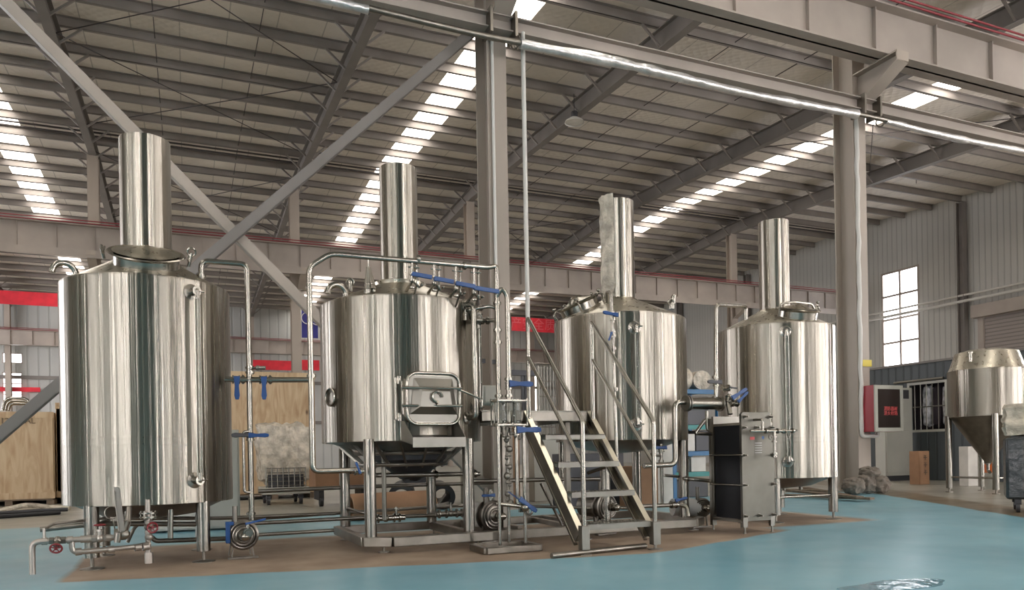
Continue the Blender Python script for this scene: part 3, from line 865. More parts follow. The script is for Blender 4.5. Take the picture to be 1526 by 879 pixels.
def gooseneck(t, pb, d, rad, r=.022, up=.05, m='pipe', drop=0.0):
    """vent pipe rising from pb, turning over in direction d"""
    pb, d = V(pb), V(d).normalized()
    pts = [pb, pb + Z_ * up]
    for i in range(1, 13):
        a = PI * i / 12; pts.append(pb + Z_ * (up + math.sin(a) * rad) + d * (rad - math.cos(a) * rad))
    if drop: pts.append(pts[-1] - Z_ * drop)
    q = MB().tube(pts, r, n=16); q.cyl(pb, pb + Z_ * .02, r * 1.6, n=18)
    return q.build('vent_pipe', M[m], t)
def manway(t, base, tilt_dir, tilt, r=.24, neck=.10, flange=.30, lid=True, name='manway'):
    """round manway on the cone: neck, flange ring, dished lid with clamps; local +Z is its axis"""
    d = V(tilt_dir).normalized()
    ax = (Z_ * math.cos(tilt) + d * math.sin(tilt)).normalized()
    R3 = Z_.rotation_difference(ax).to_matrix().to_4x4()
    X4 = Matrix.Translation(base) @ R3
    q = MB(X4); q.lathe([(r - .006, -.10), (r, -.10), (r, neck), (flange, neck + .015), (flange + .008, neck + .022), (flange, neck + .030), (r - .006, neck + .012), (r - .006, -.10)], n=64)
    o = q.build(name, M['pipe'], t)
    if lid:
        q = MB(X4); q.lathe([(flange - .03, neck + .034), (flange - .04, neck + .030), (flange * .6, neck + .045), (.02, neck + .085), (.001, neck + .088)], n=64)
        q.build('manway_lid', M['cone'], o)
    return o, X4

# ---- tank 1 : big hot liquor tank at the left
X1, R1 = sil(87, 343, CY, 500)
zb1, zt1 = ztop(753, X1, CY, R1), ztop(407, X1, CY, R1)
zc1 = zt1 + .235
t = thing('brewing_tank', 'biggest, leftmost steel tank standing directly on the floor on four legs', 'tank', (X1, CY, 0))
T1 = t
ct1 = ztop(199, X1, CY, .19)
tank_body(t, X1, CY, R1, zb1, zt1, zc1, .2, ct1, weld=ztop(657, X1, CY, R1), chim_r=.192)
tank_legs(t, X1, CY, .385, .435, 0, zb1 + .01)
sight_tube(t, X1, CY, R1, 288, 433, 716)
tilt_d = V((-X1, -CY, 0)).normalized()
mo, X4 = manway(t, V((X1, CY, 0)) + tilt_d * .31 + Z_ * (zt1 + .115), tilt_d, math.radians(26), r=.235, neck=.085, flange=.272)
q = MB(X4)
for s_, (hx, hy) in ((1, (.30, .08)), (-1, (-.30, .08))):
    q.tube([(hx, hy, .02), (hx + s_ * .02, hy, .11), (hx + s_ * .01, hy - .05, .13), (hx, hy - .08, .08)], .012, .02, n=8)
    q.cyl((hx, hy + .05, .1), (hx, hy - .05, .1), .010, n=8)
q.torus((.32, .02, .15), .03, .008, (0, 1, 0)); q.cyl((.30, .0, .04), (.32, .02, .14), .009, n=8)
q.build('clamp', M['pipe'], mo)
gooseneck(t, on_shell(X1, CY, R1 * .86, 121, 0)[0].xy.to_3d() + Z_ * (zt1 + .01), (-.95, -.3, 0), .08, .022, .02)
# gauge loop under the tank
q = MB(); c = at(166, 764, 6.2); q.torus(c, .045, .004, (.3, -1, 0)); q.tube([c + V((.01, 0, -.045)), c + V((.02, 0, -.12))], .005, n=6)
q.build('cable_loop', M['dull'], t)
# outlet stubs under the tank
for u, v0_, v1_ in ((189, 753, 778), (254, 750, 802)):
    a, b2 = at(u, v0_ - 4, 6.45), at(u, v1_, 6.45)
    MB().cyl(a, b2, .021, n=16).build('outlet_pipe', M['pipe'], t)

# ---- tank 2 : raised mash tun
X2, R2 = sil(477, 714, 6.83, 500)
CY2 = 6.83
zb2, zt2 = ztop(657, X2, CY2, R2), ztop(437, X2, CY2, R2)
zc2 = zt2 + .22
t = thing('brewing_tank', 'raised steel tank with square manway door and chute, on the skid left of the stairs', 'tank', (X2, CY2, .13)); T2 = t
ct2 = ztop(243, X2, CY2, .17)
tank_body(t, X2, CY2, R2, zb2, zt2, zc2, .2, ct2, chim_r=.172, botdepth=.10)
MB().lathe([(.225, zt2 + .07), (.235, zc2 - .01), (.24, zc2 + .012), (.236, zc2 + .018), (.17, zc2 + .02)], (X2, CY2, 0), 64).build('chimney_collar', M['cone'], t)
tank_legs(t, X2, CY2 - .005, .435, .555, .13, zb2 + .02, .05, feet=False)
# gooseneck, spring relief cones, small port
gooseneck(t, V((X2 - .55, CY2 - .28, zt2 + .005)), (-1, -.1, 0), .08, .026, .04)
q = MB()
p_ = at(548, 436, 6.35); q.cyl(p_ - Z_ * .03, p_ + Z_ * .05, .03, n=16)
p2 = at(549, 398, 6.35)
q.cyl(p_ + Z_ * .03 + X_ * .02, p2, .052, .02, n=16)
q.torus(p_ + V((.02, 0, .06)), .042, .008, (0, .2, 1)); q.cyl(p_ + V((.06, 0, -.01)), p2 + V((.005, 0, .0)), .014, .009, n=10)
q.cyl(p2 - Z_ * .02, p2 + Z_ * .06, .005, n=8)
q.build('relief_valve', M['pipe'], t)
q = MB(); p_ = at(522, 424, 6.6); q.cyl(p_ - Z_ * .06, p_ + Z_ * .03, .02, n=12); q.torus(p_ + Z_ * .02, .03, .008, (0, 1, .2)); q.build('nozzle', M['pipe'], t)
p_, n_ = on_shell(X2, CY2, R2, 494, at(494, 592, 6.6).z)
q = MB(); q.lathe([(.066, -.01), (.078, .0), (.082, .014), (.076, .02), (.066, .014), (.064, -.012)], p_, 40, axis=n_)
o = q.build('inspection_port', M['pipe'], t)
MB().lathe([(.066, .004), (.04, -.004), (.001, -.008)], p_ + n_ * .004, 32, axis=n_).build('port_cover', M['dull'], o)
for u, r_ in ((697, .026),):
    p_, n_ = on_shell(X2, CY2, R2, u, 1); o_ = p_ + n_ * .09
    za, zb_ = at(u, 452, o_.y).z, at(u, 622, o_.y).z
    q = MB().tube([V((p_.x, p_.y, za)), V((o_.x, o_.y, za)), V((o_.x, o_.y, zb_)), V((p_.x, p_.y, zb_))], r_, .05, n=14)
    for z in (za, zb_): q.lathe([(.055, -.004), (.055, .008), (.03, .02), (.001, .02)], V((p_.x, p_.y, z)), 24, axis=n_)
    q.build('level_pipe', M['pipe'], t)
sight_tube(t, X2, CY2, R2, 706, 466, 606)
# square manway door with chute
pc, n_ = on_shell(X2, CY2, R2, 640, 1)
zc_ = at(640, 594, pc.y - .12).z
tgx = V((-n_.y, n_.x, 0)); tgx = tgx if tgx.x > 0 else -tgx
BM_ = Matrix(((tgx.x, n_.x, 0, pc.x), (tgx.y, n_.y, 0, pc.y), (tgx.z, n_.z, 1, zc_), (0, 0, 0, 1)))   # local x right, y outward, z up
def rrect(w, h, r, y, n=6):
    P = []
    for cx, cz, a0 in ((w / 2 - r, h / 2 - r, 0), (-w / 2 + r, h / 2 - r, PI / 2), (-w / 2 + r, -h / 2 + r, PI), (w / 2 - r, -h / 2 + r, 1.5 * PI)):
        for i in range(n + 1):
            a = a0 + PI / 2 * i / n; P.append(V((cx + r * math.cos(a), y, cz + r * math.sin(a))))
    return P
DW, DH = .44, .40
q = MB(BM_); q.rings([rrect(DW, DH, .08, -.10), rrect(DW, DH, .08, .10), rrect(DW - .03, DH - .03, .07, .10), rrect(DW - .03, DH - .03, .07, -.10)], False, False)
mw = q.build('manway_door', M['pipe'], t)
q = MB(BM_); q.tube(rrect(DW + .02, DH + .02, .09, .115), .014, n=10, closed=True); q.build('door_rim', M['pipe'], mw)
q = MB(BM_)
w2, h2 = DW / 2 - .012, DH / 2 - .012
inner = [V((-.12, .18, .055)), V((.12, .18, .055)), V((.14, .18, -.07)), V((-.14, .18, -.07))]
outer = [V((-w2 + .04, .115, h2 - .02)), V((w2 - .04, .115, h2 - .02)), V((w2, .115, -h2 + .06)), V((-w2, .115, -h2 + .06))]
bmv = [[q._v(p) for p in outer], [q._v(p) for p in inner]]
for i in range(4): q.bm.faces.new((bmv[0][i], bmv[0][(i + 1) % 4], bmv[1][(i + 1) % 4], bmv[1][i]))
q.bm.faces.new(bmv[1])
q.box((0, .105, 0), (DW - .02, .01, DH - .02))
q.build('door_panel', M['plate'], mw, smooth=False)
q = MB(BM_)
for z in (.085, -.06): q.tube([(-DW / 2 - .06, .15, z), (DW / 2 + .0, .19, z)], .010, n=8)
q.tube([(-DW / 2 - .05, .10, .14), (-DW / 2 - .05, .12, -.13)], .011, n=8); q.tube([(-DW / 2 - .085, .06, .17), (-DW / 2 - .085, .06, -.17)], .016, n=10)
for z in (.15, -.15): q.cyl((-DW / 2 - .06, .07, z - .03), (-DW / 2 - .06, .07, z + .03), .024, n=12)
q.build('hinge_bar', M['pipe'], mw)
q = MB(BM_); q.torus((0, .205, .01), .042, .009, (0, 1, 0), a0=-.9 + PI, a1=4.0 + PI); q.cyl((0, .17, -.045), (0, .21, -.03), .012, n=10)
q.tube([(DW / 2 - .05, .16, .09), (DW / 2 + .05, .18, .05), (DW / 2 + .17, .19, .0)], .009, n=8)
q.build('door_handle', M['pipe'], mw)
# chute below
q = MB(BM_)
A = [(-.24, .0, -.19), (-.24, .14, -.19), (-.24, .14, -.27), (-.24, 0, -.34)]
def plate(pts, d): q.prism([V(p) for p in pts], V(d))
plate([(-.235, -.05, -.18), (-.235, .05, -.18), (-.235, .26, -.32), (-.235, .26, -.38), (-.235, -.05, -.34)], (.006, 0, 0))
plate([(.215, -.05, -.10), (.215, .05, -.14), (.215, .26, -.32), (.215, .26, -.38), (.215, -.05, -.34)], (.006, 0, 0))
plate([(-.235, .0, -.30), (.22, .0, -.30), (.22, .26, -.375), (-.235, .26, -.375)], (0, 0, .006))
plate([(-.235, .255, -.32), (.22, .255, -.32), (.22, .255, -.40), (-.235, .255, -.40)], (0, .006, 0))
q.build('chute', M['plate'], t, smooth=False)
# under-tank cone ribs, ring and discharge
q = MB()
zr = zb2 - .14
for rr, zz in ((.40, zb2 - .20), (.46, zb2 - .10)): q.torus((X2, CY2, zz), rr, .016, n=48)
for k in range(16):
    a = 2 * PI * k / 16 + .1
    q.bar((X2 + .60 * math.cos(a), CY2 + .60 * math.sin(a), zb2), (X2 + .36 * math.cos(a + .12), CY2 + .36 * math.sin(a + .12), zb2 - .22), .014, .028)
q.build('support_ring', M['dull'], t)
MB().lathe([(.001, zb2 - .34), (.10, zb2 - .34), (.14, zb2 - .31), (.34, zb2 - .16), (.34, zb2 - .05)], (X2 + .1, CY2 + .1, 0), 40).build('discharge_cone', M['dark'], t)
p0 = at(571, 655, 6.55); p1_ = at(574, 775, 6.55)
MB().tube([p0 + Z_ * .03, V((p0.x, 6.55, p1_.z))], .020, n=14).build('drain_pipe', M['plate'], t)

# ---- tank 3 : raised kettle behind the stairs
CY3 = 6.86
X3, R3_ = sil(826, 1023, CY3, 500)
zb3, zt3 = ztop(656, X3, CY3, R3_), ztop(463, X3, CY3, R3_)
zc3 = zt3 + .225
t = thing('brewing_tank', 'raised steel tank on the skid directly behind the stair handrails', 'tank', (X3, CY3, .13)); T3 = t
ct3 = ztop(294, X3, CY3, .19)
tank_body(t, X3, CY3, R3_, zb3, zt3, zc3, .19, ct3, chim_r=.168, botdepth=.12)
tank_legs(t, X3, CY3, .46, .44, .13, zb3 + .02, .05, feet=False)
sight_tube(t, X3, CY3, R3_, 949, 486, 632)
base = on_shell(X3, CY3, R3_ * .58, 874, 0)[0]
tdir = V((-.95, .1, 0)).normalized()
mo, X4 = manway(t, V((base.x, base.y, zt3 + .07)), tdir, math.radians(24), r=.205, neck=.11, flange=.225)
q = MB(X4)
for a in (0.3, 1.6, 2.9, 4.2, 5.4):
    x, y = .23 * math.cos(a), .23 * math.sin(a)
    q.tube([(x * .8, y * .8, .14), (x * 1.05, y * 1.05, .15), (x * 1.25, y * 1.25, .11), (x * 1.15, y * 1.15, .04)], .011, .02, n=8); q.sphere((x * 1.12, y * 1.12, .17), .02)
q.tube([(-.16, -.1, .13), (-.1, -.06, .20), (.1, .06, .20), (.16, .1, .13)], .011, .04, n=8)
q.build('clamp', M['pipe'], mo)
p_ = at(1001, 452, 6.75)
q = MB(); q.cyl(p_ - Z_ * .06, p_, .03, n=14)
q.tube([p_ + V((-.02, 0, -.01)), p_ + V((.01, 0, .08)), p_ + V((.04, 0, .1)), p_ + V((.03, 0, .0))], .012, .03, n=8); q.torus(p_ + V((-.03, -.02, .01)), .028, .009, (0, 1, 0.3))
q.build('nozzle', M['pipe'], t)
MB().box((X3 + R3_ + .0, CY3 - .08, zb3 + .02), (.1, .02, .02)).build('lug', M['dull'], t)
# crumpled protective film down one side of the chimney
q = MB(); n1, n2 = 40, 14; vs = []
for i in range(n1 + 1):
    z = zc3 + .02 + (ct3 + .045 - zc3 - .02) * i / n1; row = []
    for j in range(n2 + 1):
        a = math.radians(142 + (84 + 6 * noise.noise(V((i * .3, 0, 9)))) * j / n2); k = noise.noise(V((j * .5, i * .25, 3.1)))
        rr = .180 + .016 * k + (.012 if i > n1 - 2 else 0)
        row.append(V((X3 + rr * math.cos(a), CY3 + rr * math.sin(a), z + .012 * k * (i > n1 - 3))))
    vs.append(row + [V((X3 + (p.x - X3) * .985, CY3 + (p.y - CY3) * .985, p.z)) for p in reversed(row)])
q.rings(vs); fo = q.build('protective_film', M['film'], t)

# ---- tank 4 : right-hand tank on its own legs
X4_, R4 = sil(1069, 1248, 6.93, 560)
CY4 = 6.93
zb4, zt4 = ztop(713, X4_, CY4, R4), ztop(480, X4_, CY4, R4)
zc4 = zt4 + .225
t = thing('brewing_tank', 'steel tank on its own legs behind the plate heat exchanger', 'tank', (X4_, CY4, 0)); T4 = t
ct4 = ztop(326, X4_, CY4, .19)
tank_body(t, X4_, CY4, R4, zb4, zt4, zc4, .19, ct4, weld=ztop(655, X4_, CY4, R4), chim_r=.172)
tank_legs(t, X4_, CY4, .42, .42, 0, zb4 + .01)
sight_tube(t, X4_, CY4, R4, 1172, 492, 688)
base = on_shell(X4_, CY4, R4 * .6, 1192, 0)[0]
mo, X4 = manway(t, V((base.x, base.y, zt4 + .07)), V((base.x - X4_, base.y - CY4, 0)), math.radians(16), r=.215, neck=.085, flange=.235)
q = MB(X4); q.tube([(-.26, 0, .02), (-.27, 0, .16), (-.1, -.02, .19), (.2, 0, .17), (.26, 0, .05)], .013, .05, n=8)
q.torus((.27, 0, .12), .03, .009, (0, 1, 0)); q.cyl((.26, 0, .0), (.29, .02, .17), .010, n=8); q.sphere((.29, .02, .19), .018)
q.build('clamp', M['pipe'], mo)
lz = at(1200, 739, 6.5).z
MB().cyl((X4_ - .42, CY4 - .42, lz), (X4_ + .42, CY4 - .42, lz), .014, n=10).build('leg_brace', M['pipe'], t)
MB().cyl((X4_ - .42, CY4 + .42, lz + .02), (X4_ + .42, CY4 + .42, lz + .02), .014, n=10).build('leg_brace', M['pipe'], t)
for k in range(3): MB().cyl((X4_ - .25 + .25 * k, CY4 - .1, zb4 - .16), (X4_ - .25 + .25 * k, CY4 - .1, zb4 + .03), .022, n=12).build('outlet_pipe', M['dull'], t)

# ---- skid frame shared by the two raised tanks
t = thing('skid_frame', 'low welded steel channel frame carrying both raised tanks', 'frame', (3.0, 6.8, 0))
cz, chh = .095, .08
outl = [(1.33, 7.45), (1.35, 6.28), (1.55, 6.14), (4.60, 6.18), (4.80, 6.34), (4.82, 7.45)]
for a, b2 in zip(outl, outl[1:] + outl[:1]):
    MB().bar((a[0], a[1], cz), (b2[0], b2[1], cz), .07, chh).build('rail', M['frame'], t, bevel=.006)
for x in (2.28, 2.62, 3.55):
    MB().bar((x, 6.18, cz), (x, 7.45, cz), .06, chh).build('cross_member', M['frame'], t, bevel=.005)
for x in (2.9, 3.4): MB().bar((x, 6.6, cz), (x + .02, 7.42, cz), .05, .05).build('cross_member', M['frame'], t, bevel=.005)
for x, y in ((1.5, 6.25), (1.4, 7.4), (2.3, 6.2), (2.3, 7.42), (3.4, 6.2), (4.72, 6.36), (4.78, 7.4)):
    f = MB().cyl((x, y, .01), (x, y, .06), .012, n=10); f.lathe([(.001, 0), (.05, 0), (.05, .008), (.001, .012)], (x, y, 0), 20); f.build('foot', M['dull'], t)

# ---- working platform between the tanks
t = thing('work_platform', 'narrow steel work platform between the two raised tanks at the stair head', 'platform', (3.0, 6.85, .13))
PZ = 1.20
px0, px1, py0, py1 = X2 + R2 * .94 + .02, X3 - R3_ * .80, 6.42, 7.45
px0b = 2.42
q = MB()
q.box2((px0b, 6.32, PZ - .012), (3.52, 6.48, PZ)); q.box2((X2 + R2 + .02, 6.48, PZ - .012), (X3 - R3_ - .01, 7.45, PZ))
q.build('deck_plate', M['plate'], t)
for a, b2 in (((px0b, 6.33), (3.52, 6.33)), ((2.60, 6.34), (2.60, 7.45)), ((X3 - R3_ - .04, 6.5), (X3 - R3_ - .04, 7.45)), ((2.6, 7.43), (3.4, 7.43))):
    MB().bar((a[0], a[1], PZ - .055), (b2[0], b2[1], PZ - .055), .03, .085).build('edge_beam', M['frame'], t, bevel=.004)
for x, y in ((2.66, 6.40), (3.32, 6.42), (2.66, 7.38), (3.32, 7.38)):
    MB().bar((x, y, .135), (x, y, PZ - .1), .05, .05, (0, 1, 0)).build('post', M['frame'], t, bevel=.004)

# ---- stairs
SX0, SX1, SY0, SY1 = 2.86, 3.52, 5.30, 6.30
t = thing('stair_unit', 'open steel stairs with five treads and tube handrails in front of the platform', 'stairs', (3.19, 5.8, 0))
zs0 = .20
ang = math.atan2(PZ - zs0, SY1 - SY0)
for x in (SX0, SX1):
    d = V((0, SY1 - SY0 + .03, PZ - zs0 + .03))
    a = V((x, SY0 - .015, zs0 - .015)); q = MB()
    upn = V((0, -math.sin(ang), math.cos(ang)))
    q.bar(a - upn * .02, a + d - upn * .02, .052, .006, upn)
    q.bar(a - upn * .135, a + d - upn * .135, .052, .006, upn)
    so = q.build('stringer', M['stair'], t, bevel=.002)
    ox_ = X_ * (-.020 if x == SX0 else .020)
    MB().bar(a - upn * .078 + ox_, a + d - upn * .078 + ox_, .006, .115, upn).build('web', M['dull'], so)
    # side panel slots: long dark slots show as a second strip
    q = MB(); q.bar(a - upn * .17, a + d - upn * .17, .03, .012, upn); q.build('stringer_flange', M['frame'], t)
for k in range(4):
    z = zs0 + .035 + .245 * k; y = SY0 + .04 + k * (SY1 - SY0) / 4.15
    q = MB(); q.box2((SX0 + .03, y - .07, z - .006), (SX1 - .03, y + .13, z)); q.box2((SX0 + .03, y - .07, z - .045), (SX1 - .03, y - .064, z)); q.box2((SX0 + .03, y + .124, z - .045), (SX1 - .03, y + .13, z))
    for i in range(9):
        for j in range(3):
            q.cyl((SX0 + .08 + i * .0625, y - .04 + j * .06, z), (SX0 + .08 + i * .0625, y - .04 + j * .06, z + .006), .012, .008, n=8)
    q.build('tread', M['plate'], t)
for x in (SX0, SX1):
    q = MB(); q.box2((x - .035, SY0 - .07, .04), (x + .035, SY0 - .005, zs0 + .03)); o = q.build('stair_foot', M['plate'], t, bevel=.003)
    q = MB(); q.cyl((x, SY0 - .04, .01), (x, SY0 - .04, .05), .012, n=10); q.lathe([(.001, 0), (.06, 0), (.06, .008), (.001, .012)], (x, SY0 - .04, 0), 20); q.build('foot_pad', M['dull'], o)
rise = V((0, SY1 - SY0, PZ - zs0))
for x in (SX0, SX1):
    y0 = SY0 - .04
    hp = at(868 if x == SX0 else 966, 626, y0).z
    hi = V((x, y0, hp)); mid = hp - .36
    q = MB().tube([(x, y0, .06), (x, y0, hp), (x, SY1 - .04, hp + .98), (x, SY1 - .04, PZ - .10)], .019, .035, n=14)
    q.build('handrail', M['pipe'], t)
    MB().tube([(x, y0, mid), (x, SY1 - .04, mid + .98)], .0165, n=12).build('midrail', M['pipe'], t)
# loose tube on the floor at the stair foot
a, b2 = fl(822, 828, .022), fl(962, 813, .022)
q = MB(); q.tube([a, b2], .022, n=16); tag(q.build('steel_tube', M['dull']), 'loose steel tube lying on the floor against the stair foot', 'tube')
q = MB(); 

# ================================================================ PIPEWORK
def A(u, v, Y): return at(u, v, Y)
# line from the cone of tank 1 down to its pump
Y0 = 6.62
cx = A(372, 600, Y0).x
zt_ = A(372, 394, Y0).z
p_on = A(300, 412, Y0)
o = pipe('process_pipe', 'tall polished pipe looping off the roof of the leftmost tank down to its pump',
         [V((p_on.x, Y0, p_on.z - .06)), V((p_on.x, Y0, zt_)), V((cx, Y0, zt_)), V((cx, Y0, A(372, 775, Y0).z))], .022, .06,
         clamps=[(V((p_on.x, Y0, p_on.z - .0)), Z_), (A(372.5, 548, Y0), Z_), (A(372.5, 555, Y0), Z_), (A(374, 765, Y0), Z_)])
zz = A(372, 651, Y0).z; V((cx, Y0, zz))
add_valve(o, V((cx, Y0, zz)), Z_, X_ * 1 + Y_ * -.05, .14, .024, off=(0, -1, .15))
add_valve(o, V((cx, Y0, zz)) + Z_ * .0, Z_, -X_, .15, .022, off=(0, -1, .2), m='dark')
q = MB(); a = V((cx, Y0, A(372, 643, Y0).z)); b2 = V((cx, Y0, A(372, 733, Y0).z))
q.tube([a - Y_ * .01, a + V((-.055, -.02, 0)), b2 + V((-.055, -.02, 0)), b2 - Y_ * .01], .012, .04, n=10); q.build('bypass_pipe', M['pipe'], o)
q = MB(); g = A(384, 548, Y0 - .05); q.sphere(g, .022); q.cyl(g, g + V((.06, -.02, 0)), .016, n=10); q.tube([V((cx, Y0, g.z)), g], .01, n=8); q.build('sampling_cock', M['dull'], o)
# cross line between the first two tanks
a, b2 = A(330, 565, Y0), A(467, 568, 6.5)
o = pipe('process_pipe', 'horizontal pipe with two hanging blue handles linking the first two tanks', [V((a.x - .1, Y0, a.z)), V((A(372, 566, Y0).x, Y0, a.z)), V((b2.x, 6.5, a.z))], .022, .0,
         clamps=[(V((A(362, 566, Y0).x, Y0, a.z)), X_), (V((A(402, 566, Y0).x, Y0 - .03, a.z)), X_)])
for u in (352, 392): add_valve(o, V((A(u, 566, Y0 - (.0 if u < 372 else .03)).x, Y0 - (.0 if u < 372 else .03), a.z)), X_, -Z_, .17, .024, off=(0, -1, 0))

# big loop round the front of tank 2
YL = 6.02
zl = A(490, 378, YL).z; ul = A(464, 600, YL).x; ur = A(742, 520, YL).x
zb_ = A(480, 702, YL).z; x1_ = A(492, 378, YL).x; zc_l = A(464, 398, YL).z
x735 = A(728, 402, YL).x
o = pipe('process_pipe', 'long looped pipe running up, over and down around the raised tank with square door',
         [V((A(545, 702, YL).x, YL + .1, zb_)), V((ul, YL, zb_)), V((ul, YL, zc_l)), V((x1_, YL, zl)), V((x735, YL, zl)), V((ur, YL - .0, zl + .025)), V((ur, YL, A(742, 604, YL).z))], .0215, .055,
         clamps=[(A(464, 560, YL), Z_), (A(578 + 45, 386, YL) * 1, X_), (A(692, 396, YL), X_), (V((ur, YL, A(742, 452, YL).z)), Z_), (V((ur, YL, A(742, 492, YL).z)), Z_), (V((ur, YL, A(742, 510, YL).z)), Z_), (V((ur, YL, A(742, 590, YL).z)), Z_)])
LOOP = o
add_valve(o, A(533, 702, YL + .09), X_, V((-.3, 0, .8)), .08, .022)
for i, (u, v1, hv) in enumerate(((614, 428, 407), (647, 432, 414), (679, 440, 421), (706, 446, 428))):
    x = A(u, 400, YL).x
    zt2_ = zl; zb2_ = A(u, v1, YL).z
    YD = YL + .0
    q = MB(); q.tube([V((x, YD, zl)), V((x, YD, zb2_ + .05)), V((x, YD + .22, zb2_ - .0)), V((x, YD + .22, zb2_ - .14))], .013, .03, n=10)
    q.tube([V((x + .045, YD + .02, zl - .01)), V((x + .045, YD + .02, zb2_ + .03)), V((x + .05, YD + .25, zb2_ - .12))], .009, .02, n=8)
    q.cyl(V((x - .03, YD, zl - .05)), V((x + .06, YD, zl - .05)), .008, n=8)
    for dz_ in (.05, .10, -.01): q.cyl(V((x, YD, zb2_ + dz_)), V((x, YD, zb2_ + dz_ + .012)), .024, n=14)
    q.tube([V((x + .02, YD + .05, zb2_ + .06)), V((x + .08, YD + .07, zb2_ + .02)), V((x + .12, YD + .16, zb2_ + .05))], .010, .02, n=8)
    q.sphere(V((x + .11, YD + .1, zb2_ + .05)), .016)
    br = q.build('spray_branch', M['pipe'], o)
    h = MB(); hz = A(u, hv, YL - .05).z
    h.bar(V((x - .012, YD - .035, hz)), V((x + (.155 if i < 3 else .21), YD - .045, hz - .02)), .020, .036); h.cyl(V((x, YD - .03, hz)), V((x, YD, hz)), .014, n=10)
    h.build('handle', M['blue'], br, bevel=.006)
# second riser beside it
YR2 = 5.98
x757 = A(757, 520, YR2).x
o = pipe('process_pipe', 'shorter twin riser pipe with hooked top and blue lever, beside the loop pipe',
         [A(742, 440, YR2) + Y_ * .03, V((A(748, 432, YR2).x, YR2, A(750, 429, YR2).z)), V((x757, YR2, A(757, 440, YR2).z)), V((x757, YR2, A(757, 602, YR2).z))], .021, .04,
         clamps=[(V((x757, YR2, A(757, 565, YR2).z)), Z_), (V((x757, YR2, A(757, 590, YR2).z)), Z_)])
add_valve(o, V((x757, YR2, A(757, 575, YR2).z)), Z_, X_, .20, .022, off=(0, -1, .2))
a = A(698, 462, 6.2); c_ = A(742, 470, YL + .06)
o = pipe('process_pipe', 'upper short branch pipe from the sight glass to the risers', [a + Y_ * .08, a, V((A(731, 456, 6.1).x, 6.1, A(731, 456, 6.1).z)), V((c_.x, 6.08, A(742, 460, 6.08).z)), V((c_.x, 6.08, A(742, 520, 6.08).z))], .017, .04, clamps=[(A(716, 459, 6.16), X_)])
a = A(710, 478, 6.25); b2 = A(742, 477, 6.04)
o = pipe('process_pipe', 'lower short branch pipe with knobbly valve from the sight glass to the risers', [a + Y_ * .1, a, b2], .019, .0, clamps=[(A(719, 478, 6.2), X_), (A(727, 478, 6.14), X_)])
q = MB(); g = A(711, 478, 6.22); q.sphere(g, .045, (1, .8, 1.1)); q.cyl(g - Z_ * .07, g + Z_ * .07, .026, n=12); q.cyl(g + V((-.05, -.03, 0)), g + V((.06, -.03, 0)), .022, n=12); q.torus(g + V((0, -.04, .02)), .03, .007, (0, 1, .3)); q.build('valve', M['dull'], o)
# valve pipe before tank 3
Y3 = 5.98
xa = A(917, 560, Y3).x
ztp = A(916, 434, Y3).z
o = pipe('process_pipe', 'upright pipe with clamps and blue lever running down the face of the middle tank',
         [V((A(905, 440, 6.3).x, 6.3, ztp - .03)), V((xa, Y3 + .12, ztp + .02)), V((xa, Y3 + .05, ztp)), V((xa, Y3, A(917, 690, Y3).z)), V((A(900, 700, Y3).x, Y3 + .3, A(917, 705, Y3).z))], .0165, .05,
         clamps=[(V((xa, Y3 + .03, A(917, 468, Y3).z)), Z_), (V((xa, Y3 + .02, A(917, 500, Y3).z)), Z_), (V((xa, Y3 + .02, A(917, 519, Y3).z)), Z_), (V((xa, Y3, A(917, 580, Y3).z)), Z_)])
add_valve(o, V((xa, Y3 + .03, A(917, 472, Y3).z)), Z_, -X_ * .9 + V((0, 0, .1)), .14, .020, off=(0, -1, .2))
add_valve(o, V((xa, Y3 + .03, A(917, 498, Y3).z)), Z_, V((-.4, 0, -1)), .07, .020, off=(-.8, -.8, 0))
# thick exchanger tube between tanks 3 and 4
Yt = 6.05
zc_t = A(1040, 601, Yt).z
xL, xRr = A(1025, 600, Yt).x, A(1072, 600, Yt).x
o = pipe('process_pipe', 'fat horizontal tube with green flange joining an elbow beside the middle tank',
         [V((xL - .02, Yt, zc_t)), V((xRr, Yt, zc_t))], .060, .0, cat='pipe')
q = MB(); xv = A(1006, 640, Yt).x
q.tube([V((xL, Yt, zc_t + .01)), V((xv, Yt, zc_t + .01)), V((xv, Yt, A(1006, 692, Yt).z)), V((A(960, 692, Yt).x, Yt, A(960, 694, Yt).z))], .026, .07, n=14); q.build('elbow_pipe', M['pipe'], o)
q = MB()
for x in (xL - .03, xL - .005, xRr + .0): q.cyl(V((x, Yt, zc_t)), V((x + .014, Yt, zc_t)), .078, n=28)
q.build('flange', M['dull'], o)
q = MB(); q.tube([V((xRr, Yt, zc_t)), V((A(1100, 601, Yt - .1).x, Yt - .08, zc_t))], .022, n=12)
q.tube([V((A(1085, 601, Yt - .06).x, Yt - .06, zc_t)), V((A(1078, 601, Yt).x, Yt - .1, A(1068, 618, Yt).z))], .026, n=12); q.build('outlet_pipe', M['pipe'], o)
add_valve(o, V((A(1086, 596, Yt - .06).x, Yt - .06, zc_t + .04)), V((.3, 0, 1)), V((.9, -.2, .55)), .16, .026, off=(0, -1, .2))
add_valve(o, V((A(1094, 603, Yt - .08).x, Yt - .09, zc_t)), X_, V((.7, -.2, .7)), .12, .024, off=(0, -1, .3))
add_valve(o, V((A(1080, 577, Yt - .02).x, Yt - .04, A(1080, 579, Yt).z)), V((1, 0, .1)), V((1, -.2, -.1)), .07, .024, m='dark')
